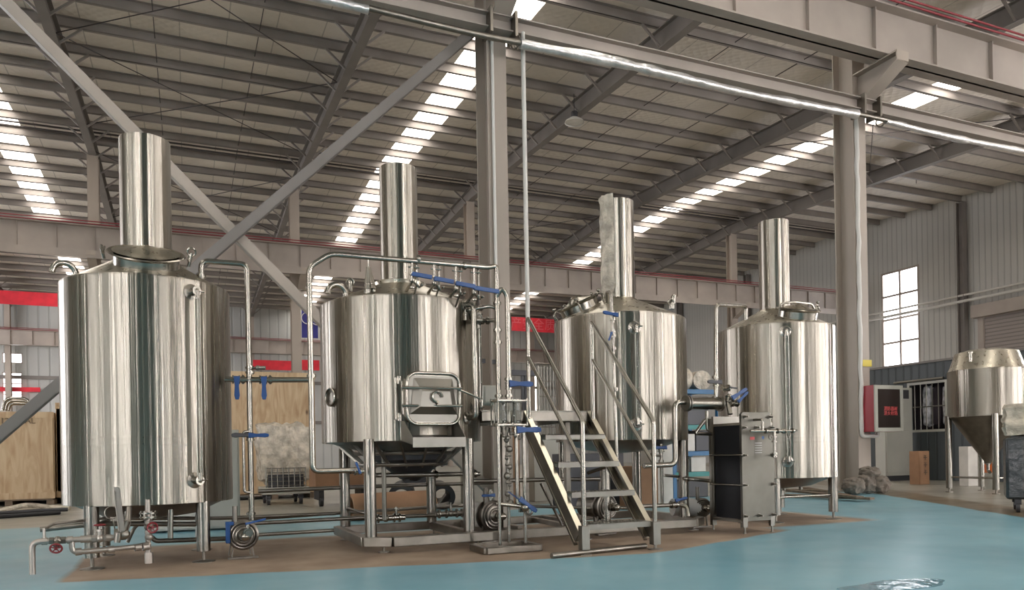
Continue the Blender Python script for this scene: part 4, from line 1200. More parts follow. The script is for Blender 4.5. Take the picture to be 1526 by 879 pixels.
# roof line of tank 4
Yq = 6.3
a = A(1112, 474, 6.75)
o = pipe('process_pipe', 'thin square-cornered pipe off the roof of the tank behind the heat exchanger',
         [a - Z_ * .02, V((a.x, 6.75, A(1111, 456, 6.75).z)), V((A(1067, 456, 6.4).x, 6.4, A(1067, 454, 6.4).z)), V((A(1066, 560, 6.4).x, 6.4, A(1066, 600, 6.4).z))], .021, .05,
         clamps=[(A(1066, 562, 6.4), Z_), (A(1066, 570, 6.4), Z_), (A(1066, 592, 6.4), Z_)])
add_valve(o, A(1067, 571, 6.4), Z_, V((-1, 0, 0)), .16, .022, m='dark', off=(0, -1, .1))
# bent pipes feeding the exchanger from behind
o = pipe('process_pipe', 'double elbow pipe entering the heat exchanger frame from above', [A(1053, 612, 6.3), A(1054, 642, 6.3), A(1074, 642, 6.25)], .017, .04)
o = pipe('process_pipe', 'diagonal offset pipe entering the heat exchanger frame', [A(1050, 626, 6.25), A(1036, 646, 6.25), A(1078, 647, 6.25)], .018, .03)
o = pipe('process_pipe', 'pipe rising in a slanted bend from the skid to the heat exchanger', [A(1018, 713, 6.35), A(1064, 717, 6.3), A(1078, 640, 6.3)], .018, .05, clamps=[(A(1024, 714, 6.35), X_)])

# low runs under and between the tanks
lowl = [
 ('upper long low pipe running behind the raised tank legs', [(385, 732, 7.4), (540, 725, 7.4), (735, 719, 7.4)], .020, []),
 ('second long low pipe just below the raised tank', [(560, 708, 6.75), (715, 706, 6.7)], .021, [(650, 707, 6.72), (708, 706, 6.7)]),
 ('grey pipe low along the floor between the first two tanks', [(345, 775, 7.6), (495, 765, 7.6), (700, 752, 7.6)], .017, []),
 ('lower floor pipe from the first pump towards the skid', [(372, 780, 7.05), (545, 771, 7.05), (700, 766, 7.05)], .018, []),
 ('lowest floor pipe from the first pump to the skid frame', [(382, 797, 6.75), (498, 790, 6.75)], .016, []),
 ('long pipe crossing behind the stairs at knee height', [(700, 717, 6.75), (905, 713, 6.75), (908, 737, 6.75)], .020, [(905, 711, 6.75)]),
 ('pipe crossing behind the stairs above the lower tread', [(780, 754, 6.6), (880, 757, 6.4)], .014, []),
 ('pipe from the middle tank leg to the stair post', [(958, 694, 6.15), (1003, 691, 6.15)], .018, []),
 ('short low pipe ending in a spigot at the skid corner', [(935, 755, 6.2), (1014, 752, 6.2)], .020, [(1000, 752, 6.2)]),
 ('thin pipe crossing the front of the middle tank legs', [(990, 708, 6.5), (1064, 716, 6.5)], .015, []),
]
LOW = []
for lab, pts, r, cl in lowl:
    o = pipe('floor_pipe', lab, [A(*p) for p in pts], r, .03, m='dull', clamps=[(A(*c), X_) for c in cl]); LOW.append(o)
add_valve(LOW[8], A(1004, 752, 6.19), X_, V((.9, 0, .15)), .12, .024, off=(0, -1, .8))
q = MB(); q.tube([A(1014, 752, 6.2), A(1024, 755, 6.15), A(1026, 770, 6.12)], .022, .03, n=12); q.build('spigot', M['pipe'], LOW[8])
for u, v1, v2 in ((340, 0, 0),): pass
# valve cluster low under tank 2
o = LOW[3]
q = MB(); g = A(575, 772, 6.9)
q.sphere(g, .035); q.cyl(g - X_ * .16, g + X_ * .18, .026, n=14)
for dx in (-.14, -.08, .07, .12): q.cyl(g + X_ * dx, g + X_ * (dx + .014), .042, n=18)
q.cyl(g + X_ * .1, g + V((.1, 0, .10)), .014, n=10); q.cyl(g + V((.1, 0, .08)), g + V((.1, 0, .09)), .028, n=12); q.build('valve', M['pipe'], o)
q = MB(); g = A(672, 765, 6.6)
q.sphere(g, .03); q.cyl(g - X_ * .14, g + X_ * .12, .024, n=14); q.cyl(g, g + Z_ * .1, .012, n=8)
for dx in (-.12, -.05, .05, .1): q.cyl(g + X_ * dx, g + X_ * (dx + .014), .04, n=18)
q.bar(g + V((-.02, 0, .1)), g + V((-.14, 0, .08)), .015, .02); q.build('valve', M['dull'], o)
# slanting braces behind
for k, (p1, p2) in enumerate((((517, 757), (545, 765)), ((642, 766), (664, 736)), ((806, 720), (838, 783)))):
    Yb = (7.3, 7.4, 6.55)[k]
    q = MB(); q.tube([A(*p1, Yb), A(*p2, Yb)], .014, n=10)
    tag(q.build('brace_tube', M['dull']), ['short slanting tube behind the front leg of the door tank', 'slanting tube behind the far leg of the door tank', 'slanting tube behind the left stair stringer'][k], 'tube')
# upright instrument pipes behind filter stand and by tank 3
ups = [('upright pipe under the middle tank with blue lever near the stair post', (985, 665, 6.4), (987, 752, 6.4), (972, 669), X_),
       ('upright pipe under the middle tank seen through the stair treads', (918, 656, 6.5), (919, 700, 6.5), (922, 660), -X_)]
for lab, a, b2, hp, hd in ups:
    o = pipe('riser_pipe', lab, [A(*a), A(*b2)], .017, clamps=[(A(a[0], a[1] + 22, a[2]), Z_)])
    add_valve(o, A(a[0], hp[1], a[2]), Z_, hd * -1, .13, .024, off=(0, -1, .2))
    q = MB(); g = A(a[0] - 12, a[1] + 14, a[2]); q.sphere(g, .035); q.tube([A(a[0], a[1] + 14, a[2]), g, g - Z_ * .12], .013, .03, n=8); q.build('sampling_cock', M['dull'], o)

# ---- steam and drain pipes at the foot of tank 1
Yf = 6.12
z_s = A(130, 803, Yf).z
p = lambda u, v_, y=Yf: A(u, v_, y)
xe = p(48, 830).x
o = pipe('steam_pipe', 'galvanised steam pipe on the floor side of the leftmost tank, turned down at its end',
         [V((xe, Yf, .03)), V((xe, Yf, z_s)), V((p(180, 800).x, Yf, z_s)), V((p(190, 800).x, Yf + .02, z_s + .07)), V((p(190, 760).x, Yf + .15, z_s + .20))], .020, .05, m='brass')
q = MB()
for u in (62, 100, 120, 128, 158): q.cyl(V((p(u, 800).x, Yf, z_s)), V((p(u, 800).x + .035, Yf, z_s)), .026, n=8 if u % 4 else 16)
q.cyl(V((p(66, 800).x, Yf, z_s)), V((p(66, 800).x, Yf, z_s + .09)), .010, n=8); q.tube([V((p(66, 800).x, Yf, z_s + .08)), V((p(70, 800).x, Yf + .25, z_s + .1)), V((p(150, 790).x, Yf + .5, z_s + .11))], .010, .02, n=8)
q.build('pipe_fitting', M['brass'], o)
add_wheel(o, V((p(149, 800).x, Yf, z_s)), X_, Z_, .035)
add_wheel(o, V((p(86, 803).x, Yf, z_s)), X_, V((0, -.8, -.45)), .036, body='dull')
q = MB(); xj = p(180, 800).x
g = V((xj + .01, Yf - .02, z_s + .02)); q.sphere(g, .05, (1.1, .7, .8)); q.cyl(g + V((-.05, 0, 0)), g + V((-.02, 0, 0)), .045, n=16); q.cyl(g - V((.03, .04, .05)), g - V((.02, .04, -.02)), .022, n=12)
q.cyl(g + V((0, 0, .02)), g + V((.03, .0, .10)), .03, n=14)
vo = q.build('ball_valve', M['dull'], o)
q = MB(); la = g + V((.0, -.04, .03)); lb = A(174, 729, Yf - .04)
dd = (lb - la).normalized(); q.bar(la, lb, .030, .007, Y_); q.bar(la + V((-.018, -.006, 0)), lb + V((-.018, -.006, 0)), .005, .022, Y_); q.bar(la + V((.018, -.006, 0)), lb + V((.018, -.006, 0)), .005, .022, Y_); q.cyl(lb + Y_ * -.02, lb + Y_ * .02, .018, n=14)
q.build('lever', M['brass'], vo)
# return line low
z_r = A(150, 821, Yf).z
o = pipe('steam_pipe', 'lower galvanised return pipe crossing the front left foot of the leftmost tank',
         [V((p(107, 805).x, Yf, z_s)), V((p(107, 805).x, Yf - .0, z_r)), V((p(200, 815).x, Yf + .06, z_r + .01)), V((p(222, 810).x, Yf + .12, z_r + .02))], .019, .045, m='brass')
q = MB()
for u in (112, 160, 200, 212): q.cyl(V((p(u, 820).x, Yf + max(0, (u - 107) / 115 * .07), z_r + .003)), V((p(u, 820).x + .04, Yf + max(0, (u - 100) / 115 * .08), z_r + .005)), .026, n=10)
q.build('pipe_fitting', M['brass'], o)
# vertical drain with flange pair
Yd = 6.25
o = pipe('drain_pipe', 'vertical drain pipe with a bolted flange pair below the leftmost tank', [p(220, 744, Yd), p(221, 838, Yd)], .019, m='brass')
q = MB()
for v_ in (764, 770): g = p(221, v_, Yd); q.cyl(g - Z_ * .006, g + Z_ * .006, .062, n=24)
for k in range(6):
    a = 2 * PI * k / 6; g = p(221, 767, Yd) + V((.048 * math.cos(a), .048 * math.sin(a), 0)); q.cyl(g - Z_ * .03, g + Z_ * .03, .007, n=6)
q.build('flange', M['pipe'], o)
q = MB(); g = p(222, 830, Yd); q.cyl(g - Z_ * .045, g + Z_ * .035, .030, n=8); q.sphere(p(222, 800, Yd), .03); q.build('strainer', M['brass'], o)
add_wheel(o, p(221, 785, Yd), Z_, V((.35, -1, 0)), .036, body='dull')
# row of horizontal pipes under tank 1
for k, (lab, pts, r) in enumerate((
    ('dark pipe crossing under the leftmost tank, upper', [(60, 789, 6.6), (145, 780, 6.6), (300, 781, 6.6)], .020),
    ('dark pipe crossing under the leftmost tank, middle, ending at its first pump', [(226, 800, 6.7), (232, 806, 6.7), (348, 802, 6.7)], .019),
    ('dark pipe running from under the leftmost tank to the right, topmost', [(180, 772, 7.4), (330, 772, 7.4), (500, 765, 7.4)], .017),
    ('thin bent pipe under the leftmost tank near the strainer', [(190, 808, 6.8), (202, 782, 6.8), (230, 772, 6.8)], .014))):
    pipe('floor_pipe', lab, [A(*q_) for q_ in pts], r, .05, m='dull')
q = MB(); q.cyl(A(236, 752, 6.8), A(262, 752, 6.8), .11, n=24); 

# ---- pumps
def pump(name, lab, u, v_, Y, r, yaw, mcol, guard=True, feet=True):
    c = A(u, v_, Y)
    t = thing(name, lab, 'pump', (c.x, c.y, 0))
    ax = V((math.sin(yaw), -math.cos(yaw), 0))            # points out of the inlet face
    q = MB(); q.lathe([(.001, -.07), (r, -.07), (r * 1.05, -.06), (r * 1.05, -.045), (r * .93, -.04), (r * .93, .0), (r * 1.05, .004), (r * 1.05, .02), (r * .9, .03), (r * .72, .035), (r * .66, .05), (r * .4, .055), (r * .32, .07), (.03, .075), (.03, .10), (.001, .10)], c, 40, axis=ax)
    for k in range(3): q.torus(c + ax * (.037 + .006 * k), r * (.88 - .2 * k), .010, ax, 32, 8)
    sd = Z_.cross(ax)
    q.tube([c + sd * -r * .5 + Z_ * r * .3, c + sd * -r * .5 + Z_ * (r + .12)], .02, n=12)
    q.build('pump_casing', M['pumpsteel'], t)
    MB().cyl(c - ax * .07, c - ax * .30, r * .86, n=28).build('motor', M[mcol], t)
    q = MB(); q.cyl(c + ax * .10, c + ax * .16, .024, n=14); q.cyl(c + ax * .10, c + ax * .112, .038, n=16); q.sphere(c + ax * .16, .034); q.build('inlet_pipe', M['pipe'], t)
    if c.z - r > .02:
        q = MB()
        for s_ in (-1, 1):
            for b_ in (-.03, -.24): q.bar(c + sd * s_ * r * .6 + ax * b_ - Z_ * r * .7, V((c.x, c.y, .005)) + sd * s_ * r * .75 + ax * b_, .025, .01)
        q.bar(V((c.x, c.y, .01)) + ax * .0 + sd * -r, V((c.x, c.y, .01)) + ax * .0 + sd * r, .05, .015)
        q.build('foot', M['dull'], t)
    return t, c, ax, sd
t, c, ax, sd = pump('centrifugal_pump', 'small pump with blue levers on the floor beside the leftmost tank', 362, 797, 6.45, .115, .05, 'dull')
q = MB(); q.box(c + V((-.115, -.04, .03)), (.035, .05, .17)); q.box(c + V((-.10, -.04, .10)), (.06, .04, .03)); q.build('guard', M['blue'], t, bevel=.006)
add_valve(t, c + ax * .15 + V((.02, 0, .03)), V((0, 1, 0)), V((1, 0, .2)), .14, .024, off=(0, 0, 1))
t, c, ax, sd = pump('centrifugal_pump', 'ribbed pump with cream motor on the skid behind the glass filter stand', 733, 768, 6.45, .135, .3, 'whitebox')
add_valve(t, c + V((-.02, -.02, .19)), Z_, -X_, .11, .022)
t, c, ax, sd = pump('centrifugal_pump', 'ribbed pump with protruding shaft seen under the stairs', 902, 755, 6.45, .125, .25, 'dull')
q = MB(); q.tube([c + ax * .12, c + ax * .2 + V((.1, 0, -.01)), c + V((.22, -.1, -.03))], .016, .03, n=10); q.cyl(c + ax * .12, c + ax * .15, .04, n=14); q.build('outlet_pipe', M['pipe'], t)
t, c, ax, sd = pump('centrifugal_pump', 'pump with pale cream motor on the floor between the skid and heat exchanger', 1046, 756, 6.5, .095, -.2, 'white')
# motor sticking out towards the left
MB().cyl(c + V((-.02, .03, 0)), c + V((-.30, .1, .01)), .088, n=28).build('motor', M['white'], t)

# ---- glass filter stand
YS = 5.80
t = thing('filter_stand', 'stand of thin posts carrying two glass cylinders before the stairs', 'filter', (A(762, 820, YS).x, YS, 0))
bx0, bx1 = A(724, 820, YS - .12).x, A(803, 820, YS - .12).x
q = MB()
for a, b2 in (((bx0, YS - .14), (bx1, YS - .14)), ((bx0, YS + .2), (bx1, YS + .2)), ((bx0, YS - .14), (bx0, YS + .2)), ((bx1, YS - .14), (bx1, YS + .2))):
    q.bar((a[0], a[1], .03), (b2[0], b2[1], .03), .05, .05)
q.build('base_frame', M['frame'], t, bevel=.004)
xp = [A(742, 700, YS).x, A(780, 700, YS).x]
zt1_, zt0_ = A(760, 597, YS).z, A(760, 633, YS).z
for x, yy in ((xp[0], YS - .02), (xp[1], YS - .02), (A(757, 700, YS + .14).x, YS + .14)):
    MB().cyl((x, yy, .055), (x, yy, zt0_), .0145, n=14).build('post', M['pipe'], t)
xm = A(760, 600, YS).x
for z in (zt1_, zt0_):
    q = MB(); q.box((xm, YS + .03, z), (.27, .17, .014)); 
    for dx in (-.075, .055): q.cyl((xm + dx, YS + .03, z - .012), (xm + dx, YS + .03, z + .012), .068, n=28)
    for dx in (-.13, .0, .13):
        for dy in (-.05, .10): q.cyl((xm + dx, YS + dy, z - .014), (xm + dx, YS + dy, z + .02), .009, n=8)
    q.build('flange_plate', M['pipe'], t, bevel=.002)
for dx in (-.075, .055):
    g = MB().cyl((xm + dx, YS + .03, zt0_ + .012), (xm + dx, YS + .03, zt1_ - .012), .056, n=32, cap=False).build('glass_cylinder', M['glass'], t)
    MB().cyl((xm + dx, YS + .03, zt0_ + .01), (xm + dx, YS + .03, zt1_ - .01), .012, n=12).build('inner_tube', M['pipe'], g)
for dx, dy in ((-.13, -.05), (.13, -.05), (-.13, .10), (.13, .10)):
    MB().cyl((xm + dx, YS + dy, zt0_), (xm + dx, YS + dy, zt1_), .006, n=8).build('tie_rod', M['pipe'], t)
# pipes below the glasses with valves
xq = A(770, 690, YS).x
q = MB(); q.tube([(xq, YS, zt0_), (xq, YS, A(770, 755, YS).z)], .017, n=12); q.build('filter_pipe', M['pipe'], t)
q = MB(); zq = A(760, 753, YS).z; q.tube([(xp[0] - .02, YS, zq + .02), (xq + .02, YS - .02, zq - .01), (xq + .06, YS - .04, zq - .05)], .017, .02, n=12)
for k in range(3): q.cyl((xq + .01 + .02 * k, YS - .02, zq - .06), (xq + .015 + .02 * k, YS - .02, zq + .03), .01, n=8)
q.sphere((xq + .05, YS - .04, zq - .02), .036); q.torus((xq + .08, YS - .05, zq - .05), .03, .010, (.3, 1, 0)); q.build('drain_cock', M['pipe'], t)
xq2 = A(756, 690, YS + .05).x
q = MB(); q.tube([(xq2, YS + .05, zt0_), (xq2, YS + .05, zq)], .012, n=12)
for k in range(9):
    zk = zt0_ - .05 - .075 * k; q.sphere((xq2 + .012 * (-1) ** k, YS + .03, zk), .018 + .006 * (k % 3)); q.cyl((xq2 - .02, YS + .04, zk + .02), (xq2 + .03, YS + .04, zk + .02), .010, n=8)
q.build('instrument_pipe', M['dull'], t)
# small valves under the lower plate
q = MB()
for k in range(7):
    x = xm - .10 + .035 * k; q.cyl((x, YS, zt0_ - .02), (x, YS, zt0_ - .06 - .03 * (k % 2)), .012, n=10); q.sphere((x, YS - .01, zt0_ - .07 - .02 * (k % 3)), .017)
q.build('manifold', M['dull'], t)
add_valve(t, V((xq, YS, A(770, 643, YS).z)), Z_, X_, .20, .020, off=(0, -1, .2))
add_valve(t, V((xq + .01, YS, A(770, 748, YS).z)), Z_, V((.75, 0, -.55)), .17, .020, off=(0, -1, .3))
q = MB(); g = V((xq + .0, YS - .05, A(770, 748, YS).z)); q.bar(g + V((.0, 0, .02)), g + V((-.10, -.0, .09)), .006, .025, Y_); q.build('handle_end', M['blue'], t)

# ---- plate heat exchanger
hx0, hx1 = A(1107, 760, 5.80).x, A(1155, 760, 5.80).x
HY = 5.80; HYb = 6.24
t = thing('plate_heat_exchanger', 'upright plate heat exchanger with bolted front plate and dark plate pack', 'heat exchanger', ((hx0 + hx1) / 2, 6.0, 0))
zt_x, zb_x = A(1128, 614, HY).z, A(1128, 776, HY).z
zsh = A(1128, 640, HY).z
q = MB()
q.prism([(hx0, HY, zb_x), (hx1, HY, zb_x), (hx1, HY, zsh), (hx1 - .035, HY, zsh + .05), (hx1 - .035, HY, zt_x - .02), (hx1 - .06, HY, zt_x), (hx0 + .02, HY, zt_x), (hx0, HY, zt_x - .02)], (0, .03, 0))
q.build('front_plate', M['hx'], t, bevel=.002)
zp = A(1090, 634, 6.0).z
q = MB(); q.box2((hx0, HYb - .02, .16), (hx1, HYb + .01, zp + .1)); q.build('back_plate', M['plate'], t)
q = MB()
y = HY + .034
while y < HYb - .03:
    q.box2((hx0 + .012, y, zb_x + .02), (hx1 - .012, y + .0035, zp - .0)); q.box2((hx0 + .03, y + .0035, zb_x + .03), (hx1 - .03, y + .0075, zp - .01)); y += .0076
pk = q.build('plate_pack', M['black'], t, smooth=False); pk['kind'] = 'stuff'
q = MB()
for z in (zp + .01, zb_x + .0): q.box2((hx0 - .004, HY + .02, z - .012), (hx0 + .03, HYb, z + .012)); q.box2((hx1 - .03, HY + .02, z - .012), (hx1 + .004, HYb, z + .012))
q.build('guide_bar', M['frame'], t)
for v_ in (678, 722):
    z = A(1085, v_, 6.0).z
    for x in (hx0 - .012, hx1 + .012): MB().cyl((x, HY - .02, z), (x, HYb + .03, z), .009, n=10).build('tie_bolt', M['pipe'], t)
def nut(x, z):
    q = MB(); q.cyl((x, HY - .030, z), (x, HY, z), .013, n=6); q.cyl((x, HY - .055, z), (x, HY - .03, z), .008, n=8); q.cyl((x, HY - .006, z), (x, HY, z), .02, n=16); q.build('nut', M['dull'], t)
for x, v_ in ((hx0 + .022, 637), (hx1 - .03, 637), (hx0 + .04, 621), (hx0 + .022, 678), (hx1 - .022, 678), (hx0 + .022, 722), (hx1 - .022, 722), (hx0 + .022, 768), (hx1 - .022, 768), ((hx0 + hx1) / 2, 768), (hx1 - .05, 621), ((hx0 + hx1) / 2 - .02, 637)):
    nut(x, A(1130, v_, HY).z)
for x in (hx0 + .03, hx1 - .03):
    q = MB(); q.prism([(x - .03, HY - .002, zb_x + .05), (x + .03, HY - .002, zb_x + .05), (x + .025, HY - .002, .06), (x - .025, HY - .002, .06)], (0, .03, 0)); q.cyl((x, HY + .012, 0), (x, HY + .012, .07), .010, n=10); q.cyl((x, HY + .012, 0), (x, HY + .012, .006), .022, n=14)
    q.build('leg', M['plate'], t)
for x in (hx0 + .02, hx1 - .02):
    q = MB(); q.box2((x - .025, HYb + .01, .05), (x + .025, HYb + .05, zp + .08)); q.cyl((x, HYb + .03, 0), (x, HYb + .03, .06), .010, n=10)
    q.build('leg', M['plate'], t)
# small printed marks on the front plate
q = MB(); lx = A(1121, 653, HY).x; q.box((lx, HY - .001, A(1121, 653, HY).z), (.055, .001, .028)); q.build('label', M['letter'], t)
q = MB(); lx = A(1137, 652, HY).x; q.cyl((lx, HY - .001, A(1137, 652, HY).z), (lx, HY, A(1137, 652, HY).z), .016, n=20); q.build('label', M['blue'], t)
q = MB()
for k in range(5): q.box((A(1130, 660, HY).x, HY - .0012, A(1130, 660 + 3.6 * k, HY).z), (.085, .001, .004))
q.build('label', M['letterlt'], t)
# front manifold
zm = A(1150, 642, HY - .12).z; ym = HY - .12
q = MB(); xa_, xb_ = A(1118, 642, ym).x, A(1184, 642, ym).x
q.tube([(xa_, ym, zm), (xb_, ym, zm)], .014, n=12); q.tube([(A(1136, 620, ym).x, HY, zm + .11), (A(1136, 620, ym).x, ym, zm + .11), (A(1136, 620, ym).x, ym, zm)], .012, .02, n=10)
for u in (1140, 1158, 1168, 1180): x = A(u, 640, ym).x; q.cyl((x, ym, zm), (x + .014, ym, zm), .026, n=16)
xd = A(1154, 660, ym).x; zd = A(1154, 682, ym).z
q.tube([(xd, ym, zm), (xd, ym, zd)], .014, n=12)
for v_ in (652, 659, 676, 681): z = A(1154, v_, ym).z; q.cyl((xd, ym, z), (xd, ym, z + .012), .027, n=16)
q.sphere((A(1167, 641, ym).x, ym, zm), .026); q.tube([(xb_ - .02, ym, zm), (xb_ + .03, ym, zm + .005)], .010, n=8)
q.tube([(A(1168, 645, ym).x, ym - .03, zm), (A(1172, 652, ym).x, ym - .04, zm - .08)], .007, n=8)
q.torus((A(1146, 651, ym).x, ym - .02, zm - .06), .02, .005, (0, 1, 0))
q.build('manifold_pipe', M['pipe'], t)
# ---------------------------------------------------------------- BACKGROUND THINGS
def pbox(u0, v0, u1, v1, Y, depth, mb=None):
    """box whose front face stands in the plane Y and spans the given outline; base on the floor if v1 is None"""
    a = A(u0, v0, Y); b2 = A(u1, v0 if v1 is None else v1, Y)
    z0 = 0.0 if v1 is None else max(b2.z, 0)
    return (a.x, b2.x, z0, a.z)
def crate(u0, v0, u1, Y, depth, lab, uo=None, bat=3, name='plywood_crate'):
    x0, x1, z0, z1 = pbox(u0, v0, u1, None, Y, depth)
    t = thing(name, lab, 'crate', ((x0 + x1) / 2, Y + depth / 2, 0))
    MB().box2((x0, Y, .12), (x1, Y + depth, z1)).build('panel', M['ply'], t, smooth=False)
    q = MB()
    q.box2((x0 - .02, Y - .025, z1 - .12), (x1 + .02, Y, z1)); q.box2((x0 - .02, Y - .025, .12), (x1 + .02, Y, .24))
    for k in range(bat): x = x0 + (x1 - x0 - .1) * k / (bat - 1); q.box2((x, Y - .024, .24), (x + .1, Y, z1 - .12))
    q.build('batten', M['ply'], t, smooth=False)
    q = MB(); q.box2((x0 + .02, Y + .02, .09), (x1 - .02, Y + depth, .12))
    n_ = 3
    for k in range(n_): x = x0 + (x1 - x0 - .12) * k / (n_ - 1); q.box2((x, Y, 0), (x + .12, Y + depth, .09))
    q.build('skid_runner', M['wood'], t, smooth=False)
    return t, x0, x1, z1
t, x0, x1, z1 = crate(-60, 613, 78, 16.7, 3.0, 'large knotty plywood crate standing beyond the leftmost tank', bat=2)
tx = textmesh('P 1220VAL', .15, M['ink'], A(20, 627, 16.6).x, 16.66, A(20, 627, 16.6).z); tx.parent = t; tx.location = Vector(tx.location) - WL[t]
t, x0, x1, z1 = crate(84, 600, 92, 16.95, 2.0, 'plywood crate edge just behind the left side of the leftmost tank', bat=2)
t, x0, x1, z1 = crate(343, 553, 468, 15.6, 1.8, 'tall plywood crate between the first two tanks', bat=2)
# bent rails leaning above the left crate
for k in range(3):
    q = MB(); a = A(4 + 4 * k, 612, 16.8 + .25 * k); w_ = (A(48 - 3 * k, 612, 16.8).x - a.x); h_ = .24 - .05 * k
    q.tube([a, a + V((.04, 0, h_)), a + V((w_ - .06, 0, h_)), a + V((w_, 0, 0))], .028, .12, n=10)
    tag(q.build('bent_tube', M['pipe']), ['outermost bent steel tube lying on top of the left plywood crate', 'middle bent steel tube on top of the left plywood crate', 'innermost bent steel tube on top of the left plywood crate'][k], 'tube')
# grey cabinet beside tank 1
x0, x1, z0, z1 = pbox(345, 640, 356, None, 9.2, .5)
t = thing('grey_cabinet', 'pale grey cabinet partly hidden behind the right side of the leftmost tank', 'cabinet', (x0, 9.3, 0))
MB().box2((x0 - .9, 9.2, .02), (x1, 9.8, z1)).build('body', M['greybox'], t, bevel=.01)
MB().box2((x0 - .88, 9.18, .04), (x1 - .02, 9.2, z1 - .03)).build('door', M['greybox'], t, bevel=.004)
# film wrapped machine on a wire cart
Yw = 13.6
x0, x1, _, zt_w = pbox(388, 640, 465, None, Yw, 1)
zc_w = A(425, 726, Yw).z
t = thing('equipment_cart', 'low wheeled cart carrying the film-wrapped machine in front of the tall crate', 'cart', ((x0 + x1) / 2, Yw + .5, 0))
MB().box2((x0 + .02, Yw, zc_w - .12), (x1 - .05, Yw + .9, zc_w)).build('deck', M['greybox'], t, bevel=.01)
q = MB()
for i in range(8): x = x0 + .08 + (x1 - x0 - .2) * i / 7; q.cyl((x, Yw + .02, zc_w), (x, Yw + .02, zc_w + .34), .010, n=6)
for j in range(5): q.cyl((x0 + .08, Yw + .02, zc_w + .03 + .075 * j), (x1 - .12, Yw + .02, zc_w + .03 + .075 * j), .008, n=6)
q.build('wire_side', M['plate'], t)
for x in (x0 + .12, x1 - .2):
    for yy in (Yw + .08, Yw + .8):
        q = MB(); q.cyl((x - .025, yy, .075), (x + .025, yy, .075), .075, n=20); q.box((x, yy, .13), (.08, .1, .06)); q.build('castor', M['dark'], t)
def lump(name, m, c, size, seed, lab, cat, amp=.12, sub=4, e=.5, parent=None):
    """soft boxy crumpled form resting on its base"""
    bm = bmesh.new(); bmesh.ops.create_cube(bm, size=2); bmesh.ops.subdivide_edges(bm, edges=bm.edges, cuts=13, use_grid_fill=True)
    for v in bm.verts:
        p = v.co.copy(); s_ = p.normalized() * max(1, 1.25); p = p.lerp(s_, e)
        k = noise.fractal(p * 2.3 + V((seed, 0, 0)), 1.0, 2.0, 4)
        p += p.normalized() * k * amp
        v.co = V((p.x * size[0] / 2, p.y * size[1] / 2, (p.z) * size[2] / 2))
    mz = min(v.co.z for v in bm.verts)
    for v in bm.verts: v.co.z = max(v.co.z - mz, 0) if True else 0
    o_ = MB(); o_.bm.free(); o_.bm = bm; bm.transform(Matrix.Translation(V(c)))
    o = o_.build(name, M[m], parent)
    if parent is None: tag(o, lab, cat)
    return o
lump('wrapped_machine', 'film', ((x0 + x1) / 2, Yw + .5, zc_w + .02), (x1 - x0, .8, zt_w - zc_w - .02), 4, 'machine bundled in cloudy plastic film, riding on the wire cart', 'machine', .2, e=.3)
q = MB(); q.box2((x0 + .12, Yw + .05, zc_w + .0), (x1 - .15, Yw + .12, zc_w + .22)); 
tag(q.build('spare_part_box', M['dark']), 'dark parts behind the wire side of the cart', 'box')
# timber box and second cart further right
x0, x1, z0, z1 = pbox(470, 700, 552, 728, 12.6, 1)
t = thing('timber_box', 'orange-brown timber box on castors behind the left legs of the raised tank', 'box', ((x0 + x1) / 2, 13, 0))
MB().box2((x0, 12.6, z0), (x1, 13.3, z1)).build('body', M['card'], t, bevel=.01)
for x in (x0 + .1, x1 - .1): MB().cyl((x - .03, 12.7, .08), (x + .03, 12.7, .08), .08, n=18).build('castor', M['dark'], t); MB().box2((x - .04, 12.65, .1), (x + .04, 13.2, z0)).build('castor_fork', M['dark'], t)
# copper-tone cylinder behind
a = A(515, 690, 11.5); q = MB(); q.cyl(A(515, 700, 11.5), A(515, 655, 11.5), .07, n=18); q.cyl(A(515, 706, 11.5), A(515, 698, 11.5), .1, n=18); 
q.cyl(V((a.x, 11.5, .0)), A(515, 704, 11.5), .03, n=10)
tag(q.build('filter_housing', M['pipe']), 'slim upright cylinder behind the left front leg of the raised tank', 'cylinder')
# black rubber rolls stacked
rl = [(620, 712, 'dark roll lying lowest behind the raised tank, left', .32), (680, 712, 'dark roll lying lowest behind the raised tank, right', .30), (640, 690, 'wide dark roll on top of the two others', .40)]
for k, (u, v_, lab, r_) in enumerate(rl):
    c = A(u, v_, 10.8 + .0 * k); r_ = (.20, .19, .22)[k]
    z = r_ if k < 2 else .2 + .2 + .17
    q = MB(); q.lathe([(r_ * .62, -.9), (r_, -.9), (r_, .9), (r_ * .62, .9), (r_ * .62, -.9)], (c.x, 11.6, z), 36, axis=(.28, 1, 0))
    tag(q.build('rubber_roll', M['rubber']), lab, 'roll')
q = MB(); q.lathe([(.15, -.6), (.17, -.6), (.17, .6), (.15, .6), (.15, -.6)], (A(585, 716, 9.6).x, 9.7, .17), 32, axis=(1, .25, 0)); tag(q.build('steel_tube', M['card']), 'short brown tube section lying beside the dark rolls', 'tube')
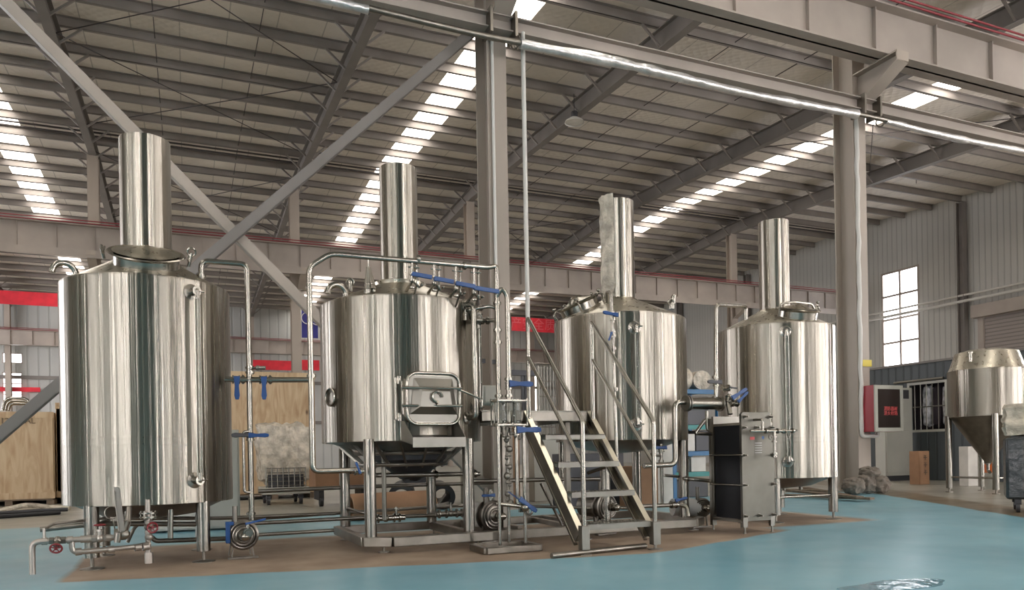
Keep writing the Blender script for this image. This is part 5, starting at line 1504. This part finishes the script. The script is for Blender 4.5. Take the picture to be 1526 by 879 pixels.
# grey electrical box on the front column and ballast box
x0, x1, z0, z1 = pbox(719, 574, 746, 602, 9.75, .2)
t = thing('electrical_box', 'plain pale electrical box fixed to the front column', 'box', ((x0 + x1) / 2, 9.8, z0))
MB().box2((x0, 9.72, z0), (x1, 10.1, z1)).build('enclosure', M['greybox'], t, bevel=.012)
MB().box2((x0 + .02, 9.705, z0 + .02), (x1 - .02, 9.72, z1 - .02)).build('door', M['greybox'], t, bevel=.004)
q = MB(); q.box2((A(716, 540, 10.06).x, 10.02, A(716, 541, 10.06).z), (A(722, 540, 10.06).x, 10.10, A(722, 535, 10.06).z)); q.box2((4.05, 10.08, A(722, 541, 10.06).z), (4.12, 10.12, A(722, 535, 10.06).z)); tag(q.build('pipe_clip', M['dark']), 'small black clip on the left edge of the front column', 'clip')
# dark cross bar seen behind rail with wire racks
x0, x1, z0, z1 = pbox(763, 551, 801, 560, 12.5, .2)
q = MB(); q.box2((x0, 12.5, z0), (x1, 12.6, z1)); q.box2((x0 + .2, 12.52, 0), (x0 + .26, 12.58, z0)); q.box2((x1 - .26, 12.52, 0), (x1 - .2, 12.58, z0))
tag(q.build('trestle', M['dark']), 'dark trestle bar standing behind the left handrail', 'trestle')
t = thing('wire_cage', 'tall wire mesh cage trolley behind the stairs', 'cage', (A(815, 600, 14).x, 14, 0))
x0, x1, z0, z1 = pbox(802, 545, 838, None, 14.0, 1)
q = MB()
for i in range(9): x = x0 + (x1 - x0) * i / 8; q.cyl((x, 14, .1), (x, 14, z1), .008, n=6)
for j in range(9): z = .1 + (z1 - .1) * j / 8; q.cyl((x0, 14, z), (x1, 14, z), .010, n=6)
q.build('mesh_side', M['plate'], t)
for x in (x0, x1): MB().cyl((x, 14.0, 0), (x, 14.0, z1), .025, n=10).build('post', M['plate'], t)
MB().box2((x0, 13.98, .08), (x1, 14.6, .12)).build('tray', M['plate'], t)
lump('wrapped_bundle', 'card', (A(812, 600, 14.4).x, 14.3, .12), (.55, .4, .85), 9, 'brown bundled goods inside the wire cage behind the stairs', 'bundle', .2)

# ---- storage rack between tanks 3 and 4
Yk = 10.8
rx0, rx1 = A(1005, 650, Yk).x, A(1072, 650, Yk).x
t = thing('storage_rack', 'tall storage rack with blue and green shelf beams behind the exchanger', 'rack', ((rx0 + rx1) / 2, Yk + .4, 0))
zt_k = A(1040, 570, Yk).z
for x in (rx0, rx1):
    for yy in (Yk + .03, Yk + .85): MB().box2((x - .035, yy - .03, 0), (x + .035, yy + .03, zt_k + .1)).build('post', M['shelfblue'], t)
shz = []
for k, (v_, c_) in enumerate(((580, 'shelfblue'), (633, 'shelfgreen'), (672, 'shelfblue'), (703, 'shelfgreen'))):
    z = A(1040, v_, Yk).z; shz.append(z)
    q = MB(); q.box2((rx0, Yk, z - .08), (rx1, Yk + .04, z)); q.box2((rx0, Yk + .84, z - .08), (rx1, Yk + .88, z)); q.box2((rx0, Yk + .04, z - .03), (rx1, Yk + .84, z - .01))
    q.build('shelf', M[c_], t, bevel=.004)
def rbox(name, m, x, y, z, sx, sy, sz, lab, cat='box', bev=.01):
    o = MB().box2((x, y, z), (x + sx, y + sy, z + sz)).build(name, M[m], bevel=bev); return tag(o, lab, cat)
W_ = rx1 - rx0
rbox('dark_box', 'black', rx0 + .1, Yk + .1, shz[3] - .0, W_ * .5, .5, .22, 'black box on the lowest green rack shelf')
rbox('white_carton', 'whitebox', rx0 + .06, Yk + .08, shz[2], W_ * .45, .5, .30, 'white carton on the lower blue rack shelf, left')
rbox('dark_box', 'dark', rx0 + W_ * .55, Yk + .1, shz[2], W_ * .35, .5, .36, 'dark box on the lower blue rack shelf, right')
rbox('white_carton', 'whitebox', rx0 + W_ * .42, Yk + .08, shz[3], W_ * .33, .5, .26, 'white printed carton on the lowest green rack shelf')
rbox('dark_box', 'dark', rx0 + W_ * .3, Yk + .1, shz[1], W_ * .55, .5, .5, 'tall dark box on the upper green rack shelf')
rbox('dark_box', 'black', rx0 + .1, Yk + .1, .0, W_ * .7, .5, shz[3] - .14, 'black box on the floor under the rack')
q = MB(); c = V((rx0 + W_ * .28, Yk + .35, shz[0] + .21)); q.lathe([(.001, -.25), (.2, -.25), (.205, 0), (.2, .25), (.001, .25)], c, 28, axis=(1, .1, 0)); tag(q.build('wrapped_roll', M['film']), 'bulky film-wrapped roll on top shelf of the rack, left', 'roll')
q = MB(); c = V((rx0 + W_ * .80, Yk + .35, shz[0] + .18)); q.lathe([(.001, -.2), (.17, -.2), (.175, .2), (.001, .2)], c, 28, axis=(.2, 1, 0)); tag(q.build('wrapped_roll', M['film']), 'round film-wrapped roll on top shelf of the rack, right', 'roll')
# cartons and cabinets glimpsed under tank 3
x0, x1, z0, z1 = pbox(975, 645, 1002, None, 9.6, .5)
rbox('white_carton', 'whitebox', x0, 9.6, 0, x1 - x0, .5, z1, 'tall white cabinet seen below the middle tank')
x0, x1, z0, z1 = pbox(944, 695, 972, None, 9.4, .5)
rbox('cardboard_box', 'card', x0, 9.4, 0, x1 - x0 + .1, .5, z1, 'reddish brown box under the middle tank behind the stair rail')
x0, x1, z0, z1 = pbox(845, 676, 930, 715, 9.8, .5)
rbox('tool_cabinet', 'dark', x0, 9.8, 0, x1 - x0, .5, z1, 'dark tool cabinet seen through the stair treads')
x0, x1, z0, z1 = pbox(795, 652, 850, 722, 11.5, .5)
rbox('grey_cabinet', 'greybox', x0, 11.5, 0, x1 - x0, .5, z1, 'low pale cabinet behind the left stair stringer', 'cabinet')
x0, x1, z0, z1 = pbox(700, 640, 735, 730, 11.5, .5)
rbox('grey_cabinet', 'greybox', x0, 11.5, 0, x1 - x0, .5, z1, 'pale cabinet behind the glass filter stand', 'cabinet')
x0, x1, z0, z1 = pbox(736, 622, 760, 730, 10.9, .5)
rbox('cardboard_box', 'card', x0 + .2, 10.95, 0, x1 - x0, .5, z1, 'tall orange-brown carton behind the glass filter stand')

# ---- right side
# rubble and timber by the cream column
dp = [(1272, 722, .22, .24), (1292, 724, .24, .28), (1310, 722, .22, .26), (1283, 690, .20, .18)]
for k, (u, v_, s1, s2) in enumerate(dp):
    c = at(u, 720, 9.70 + .1 * (k % 2)); z = 0 if k < 3 else .25
    if k == 3: c = at(1296, 720, 9.8)
    lump('cement_sack', 'concrete', (c.x, c.y, z), (s1 * 1.25, .30, s2), k * 3.3 + 1, ['dusty lumpy sack leftmost at the foot of the cream column', 'dusty lumpy sack in the middle at the foot of the cream column', 'dusty lumpy sack rightmost at the foot of the cream column', 'small dusty sack lying on top of the others by the column'][k], 'sack', .22, e=.85)
for k, (a, b2, lab) in enumerate((((1160, 737), (1300, 743), 'weathered plank on the floor nearest the column rubble'), ((1175, 731), (1282, 741), 'weathered plank behind the nearest one near the column'), ((1200, 727), (1262, 738), 'splintered short plank lying askew near the column'), ((1150, 729), (1240, 732), 'long dark plank behind the legs of the rightmost skid tank'))):
    p1, p2 = fl(*a, .04 + .035 * (k % 2)), fl(*b2, .04 + .035 * (k % 2)); q = MB(); q.bar(p1, p2, .12, .035); tag(q.build('timber_plank', M['wood'], bevel=.004), lab, 'plank')
# fire hose cabinet and controls
Yh = 9.84
x0, x1 = A(1302, 600, Yh).x, A(1344, 600, Yh).x; zh1, zh0 = A(1320, 574, Yh).z, A(1320, 643, Yh).z
t = thing('hose_cabinet', 'red-sided cabinet with dark glass door and red lettering on the cream column', 'cabinet', ((x0 + x1) / 2, Yh, zh0))
MB().box2((x0, Yh, zh0), (x1, Yh + .25, zh1)).build('body', M['hosered'] if 'hosered' in M else M['banner'], t, bevel=.008)
q = MB(); fwid = .07
q.box2((x0, Yh - .03, zh0), (x0 + fwid, Yh, zh1)); q.box2((x1 - fwid, Yh - .03, zh0), (x1, Yh, zh1)); q.box2((x0 + fwid, Yh - .03, zh1 - fwid), (x1 - fwid, Yh, zh1)); q.box2((x0 + fwid, Yh - .03, zh0), (x1 - fwid, Yh, zh0 + fwid))
dr = q.build('door_frame', M['greybox'], t, bevel=.003)
MB().box2((x0 + fwid, Yh - .018, zh0 + fwid), (x1 - fwid, Yh - .008, zh1 - fwid)).build('glass', M['cabglass'], dr)
for s_, zz_, k in (('消防器材', .49, 0), ('消火栓箱', .39, 1)):
    tx = textmesh(s_, .085, M['letter'], x0 + (x1 - x0) * .56, Yh - .020, zh0 + (zh1 - zh0) * zz_ + .0, name='lettering'); tx.parent = dr; tx.location = Vector(tx.location) - WL[dr]
# tall light-grey electrical panel behind
Yp = 13.2
x0, x1, _, zt_p = pbox(1318, 577, 1359, None, Yp, .5)
t = thing('electrical_cabinet', 'tall pale grey electrical cabinet with small meters behind the hose cabinet', 'cabinet', ((x0 + x1) / 2, Yp + .2, 0))
MB().box2((x0, Yp, .12), (x1, Yp + .3, zt_p)).build('body', M['greybox'], t, bevel=.012)
MB().box2((x0 + .05, Yp + .02, 0), (x1 - .05, Yp + .28, .12)).build('plinth', M['dark'], t)
MB().box2((x0 + .03, Yp - .02, .2), (x1 - .03, Yp, 1.2)).build('door', M['greybox'], t, bevel=.004)
MB().box2((x0 + .03, Yp - .02, 1.22), (x1 - .03, Yp, zt_p - .03)).build('door', M['greybox'], t, bevel=.004)
mx0, mx1, mz0, mz1 = pbox(1345, 581, 1354, 594, Yp - .03, .1)
MB().box2((mx0, Yp - .04, mz0), (mx1, Yp - .02, mz1)).build('meter_panel', M['dark'], t)
# yellow tag on column
q = MB(); a = A(1293, 541, 10.09); q.box((a.x, 10.1, a.z), (.22, .006, .12)); tag(q.build('notice_plate', M['yellow']), 'small faded yellow notice on the cream column above the red cabinet', 'sign')
# dark booth with barred window
Xb = 16.6
def pX(u, v_, X=Xb): return atX(u, v_, X)
bt = pX(1365, 543).z
yA, yB = pX(1312, 600).y, pX(1455, 600).y
wy1, wy0 = pX(1356, 600).y, pX(1409, 600).y
wz1, wz0 = pX(1380, 572).z, pX(1380, 640).z
cut_wall_x(Xb, 'wall_booth', M['darkpanel'], yB - 3.2, yA + 1.2, 0, bt, [(wy0, wy1, wz0, wz1)], .1)
t = struct(MB().box2((Xb - .02, wy0 - .06, wz0 - .06), (Xb + .05, wy1 + .06, wz0)).build('window_30', M['greybox'], smooth=False))
q = MB(); q.box2((Xb - .02, wy0 - .06, wz1), (Xb + .05, wy1 + .06, wz1 + .06)); q.box2((Xb - .02, wy0 - .06, wz0), (Xb + .05, wy0, wz1)); q.box2((Xb - .02, wy1, wz0), (Xb + .05, wy1 + .06, wz1)); q.build('window_frame', M['greybox'], t, smooth=False)
q = MB()
for k in range(1, 6): y = wy0 + (wy1 - wy0) * k / 6; q.cyl((Xb - .03, y, wz0), (Xb - .03, y, wz1), .012, n=8)
q.cyl((Xb - .03, wy0, (wz0 + wz1) / 2), (Xb - .03, wy1, (wz0 + wz1) / 2), .014, n=8); q.cyl((Xb - .06, wy0, wz1 + .1), (Xb - .06, wy1 + .4, wz1 + .1), .03, n=8)
q.build('window_bar', M['plate'], t)
struct(MB().box2((Xb + .9, wy0 - 1, .1), (Xb + 1.0, wy1 + 1, wz1 + .3)).build('wall_inner', M['clothdark'], smooth=False))
struct(MB().box2((Xb - .05, yB - 3.2, bt), (Xb + 1.2, yA + 1.2, bt + .05)).build('roof_panel', M['paint3'], smooth=False))
for k in range(3):
    y = wy0 + (wy1 - wy0) * (.22 + .28 * k)
    lump('hanging_garment', ['cloth', 'clothdark', 'cloth'][k], (Xb + .4, y, wz0 + .05), (.16, .22, (wz1 - wz0) * .85), 20 + k, ['patterned pale garment hanging behind the barred window, right one', 'dark garment hanging behind the middle of the barred window', 'white garment hanging behind the barred window, left one'][k], 'garment', .14, e=.3)
# cardboard cartons
c = fl(1371, 722); rbox('cardboard_carton', 'card', c.x - .02, c.y, 0, .32, .24, A(1375, 672, c.y).z, 'tall brown carton with printed symbols before the dark booth', 'carton')
q = MB()
c2 = V((c.x + .16, c.y - .012, 0))
for k in range(3):
    z = .25 + .16 * k; q.box2((c2.x - .05, c2.y - .004, z), (c2.x + .05, c2.y, z + .02)); q.box2((c2.x - .01, c2.y - .004, z - .04), (c2.x + .01, c2.y, z + .06)); q.box2((c2.x - .04, c2.y - .004, z + .05), (c2.x + .04, c2.y, z + .06))
oc = [o for o in bpy.data.objects if o.name.startswith('cardboard_carton')][0]; q.build('printed_symbol', M['ink'], oc, smooth=False)
c = at(1443, 700, 10.4); rbox('pale_crate', 'whitebox', c.x, 10.4, 0, at(1463, 700, 10.4).x - c.x, .2, .8, 'pale upright crate behind the legs of the conical tank', 'crate')
# conical fermenter
X5, Y5 = 13.0, 8.85
X5, R5 = sil(1411, 1533, Y5, 580)
zb5 = ztop(619, X5, Y5, R5); zt5 = ztop(548, X5, Y5, R5); zd5 = at(1490, 521, Y5).z
t = thing('conical_fermenter', 'conical-bottomed steel tank at the right edge beyond the blue floor', 'tank', (X5, Y5, 0))
MB().lathe([(R5 - .01, zb5 - .005), (R5, zb5), (R5, zb5 + .01), (R5, zt5 - .01), (R5, zt5), (R5 - .01, zt5 + .008)], (X5, Y5, 0), 96).build('shell', M['tank'], t)
MB().lathe([(R5 - .01, zt5 + .002), (R5 * .93, zt5 + .07), (R5 * .80, zd5 - .07), (R5 * .5, zd5 - .02), (.001, zd5)], (X5, Y5, 0), 72).build('domed_top', M['cone'], t)
za5 = at(1470, 688, Y5).z
MB().lathe([(.001, za5 - .03), (.05, za5 - .03), (.055, za5), (R5 - .05, zb5 - .03), (R5 - .015, zb5 + .005)], (X5, Y5, 0), 72).build('cone_bottom', M['pumpsteel'], t)
dl = .49
for sx in (-1, 1):
    for sy in (-1, 1):
        x, y = X5 + sx * dl * R5 / .7, Y5 + sy * dl * R5 / .7
        q = MB().cyl((x, y, .07), (x, y, zb5 - .02 + .05), .052, n=24).build('leg', M['pipe'], t)
        MB().cyl((x, y, 0), (x, y, .08), .014, n=10).lathe([(.001, 0), (.06, 0), (.06, .01), (.001, .014)], (x, y, 0), 20).build('foot', M['dull'], q)
zz = at(1460, 711, Y5).z
MB().cyl((X5 - dl * R5 / .7, Y5 + dl * R5 / .7, zz), (X5 - dl * R5 / .7, Y5 - dl * R5 / .7, zz), .018, n=10).build('leg_brace', M['pipe'], t)
MB().cyl((X5 - dl * R5 / .7, Y5 - dl * R5 / .7, zz), (X5 + dl * R5 / .7, Y5 - dl * R5 / .7, zz), .018, n=10).build('leg_brace', M['pipe'], t)
q = MB(); q.tube([(X5, Y5, za5), (X5, Y5, za5 - .16), (X5 - .1, Y5 - .1, za5 - .18)], .026, .03, n=12); q.cyl((X5, Y5, za5 - .05), (X5, Y5, za5 - .03), .045, n=16); q.build('outlet_pipe', M['pipe'], t)
for u in (1446, 1478, 1505):
    a = at(u, 528, Y5 - .3); q = MB(); q.cyl(a - Z_ * .12, a + Z_ * .02, .025, n=12); q.cyl(a + Z_ * .02, a + Z_ * .04, .04, n=12); q.build('nozzle', M['pipe'], t)
ocp = at(1477, 700, Y5 + .75)
t = thing('lidded_container', 'small grey container with orange top behind the conical tank outlet', 'container', (ocp.x, Y5 + .75, 0))
MB().lathe([(.001, 0), (.10, 0), (.12, .3), (.001, .3)], (ocp.x, Y5 + .75, 0), 24).build('body', M['greybox'], t)
MB().lathe([(.001, .3), (.12, .3), (.125, .42), (.09, .52), (.001, .55)], (ocp.x, Y5 + .75, 0), 24).build('cover', M['orange'], t)
# stretch-wrapped trolley at the right edge
pw = fl(1500, 764)
RT = Matrix.Translation(pw) @ Matrix.Rotation(-math.radians(54), 4, 'Z')
t = thing('tool_trolley', 'dark stretch-wrapped trolley on castors cut by the right edge', 'trolley', (pw.x, pw.y, 0))
zw = at(1510, 652, pw.y).z
MB(RT).box2((0, 0, .16), (1.0, .7, zw)).build('body', M['stretch'], t, bevel=.03)
for x in (.12, .88):
    for y in (.1, .6):
        q = MB(RT); q.cyl((x - .02, y, .065), (x + .02, y, .065), .065, n=20); q.box((x, y, .13), (.07, .08, .07)); q.build('castor', M['dark'], t)
lc = RT @ V((.5, .35, 0))
wg = lump('wrapped_goods', 'film', (0, 0, zw + .005), (.98, .62, at(1510, 604, pw.y).z - zw), 31, 'glossy film-wrapped goods on top of the dark trolley', 'package', .10, e=.15)
wg.rotation_euler = (0, 0, -math.radians(54)); wg.location = (lc.x, lc.y, wg.location.z)
# hoses on the floor at the left
random.seed(3)
for k, (y0, lab) in enumerate(((13.2, 'dark hose snaking over the grey floor at the far left, nearer one'), (14.0, 'dark hose snaking over the grey floor at the far left, farther one'))):
    pts = [V((-4.6 + .35 * i, y0 + .25 * math.sin(i * .9 + k), .03)) for i in range(9)]
    q = MB(); q.tube(pts, .03, .12, n=8); tag(q.build('floor_hose', M['rubber'] if k == 0 else M['dark']), lab, 'hose')
q = MB(); c = fl(52, 762); q.tube([V((c.x - .5, c.y, .03)), V((c.x - .1, c.y - .1, .12)), V((c.x + .25, c.y + .1, .05)), V((c.x + .5, c.y, .03))], .04, .1, n=8); tag(q.build('paper_scrap', M['film']), 'crumpled pale plastic scrap on the floor left of the leftmost tank', 'scrap')

# ================================================================ LIGHT
w = bpy.data.worlds.new('world'); sc.world = w; w.use_nodes = True
bg = w.node_tree.nodes['Background']; bg.inputs['Color'].default_value = (.80, .88, 1.0, 1); bg.inputs['Strength'].default_value = 1.2
sc.view_settings.view_transform = 'Standard'
sc.view_settings.look = 'None'
sc.view_settings.gamma = 1.0
sc.view_settings.use_curve_mapping = False
sc.view_settings.exposure = 0.34
sc.cycles.max_bounces = 8
sc.cycles.diffuse_bounces = 5
sc.cycles.glossy_bounces = 5
sc.cycles.transmission_bounces = 8
sc.cycles.caustics_reflective = False
sc.cycles.caustics_refractive = False
sc.cycles.sample_clamp_indirect = 4
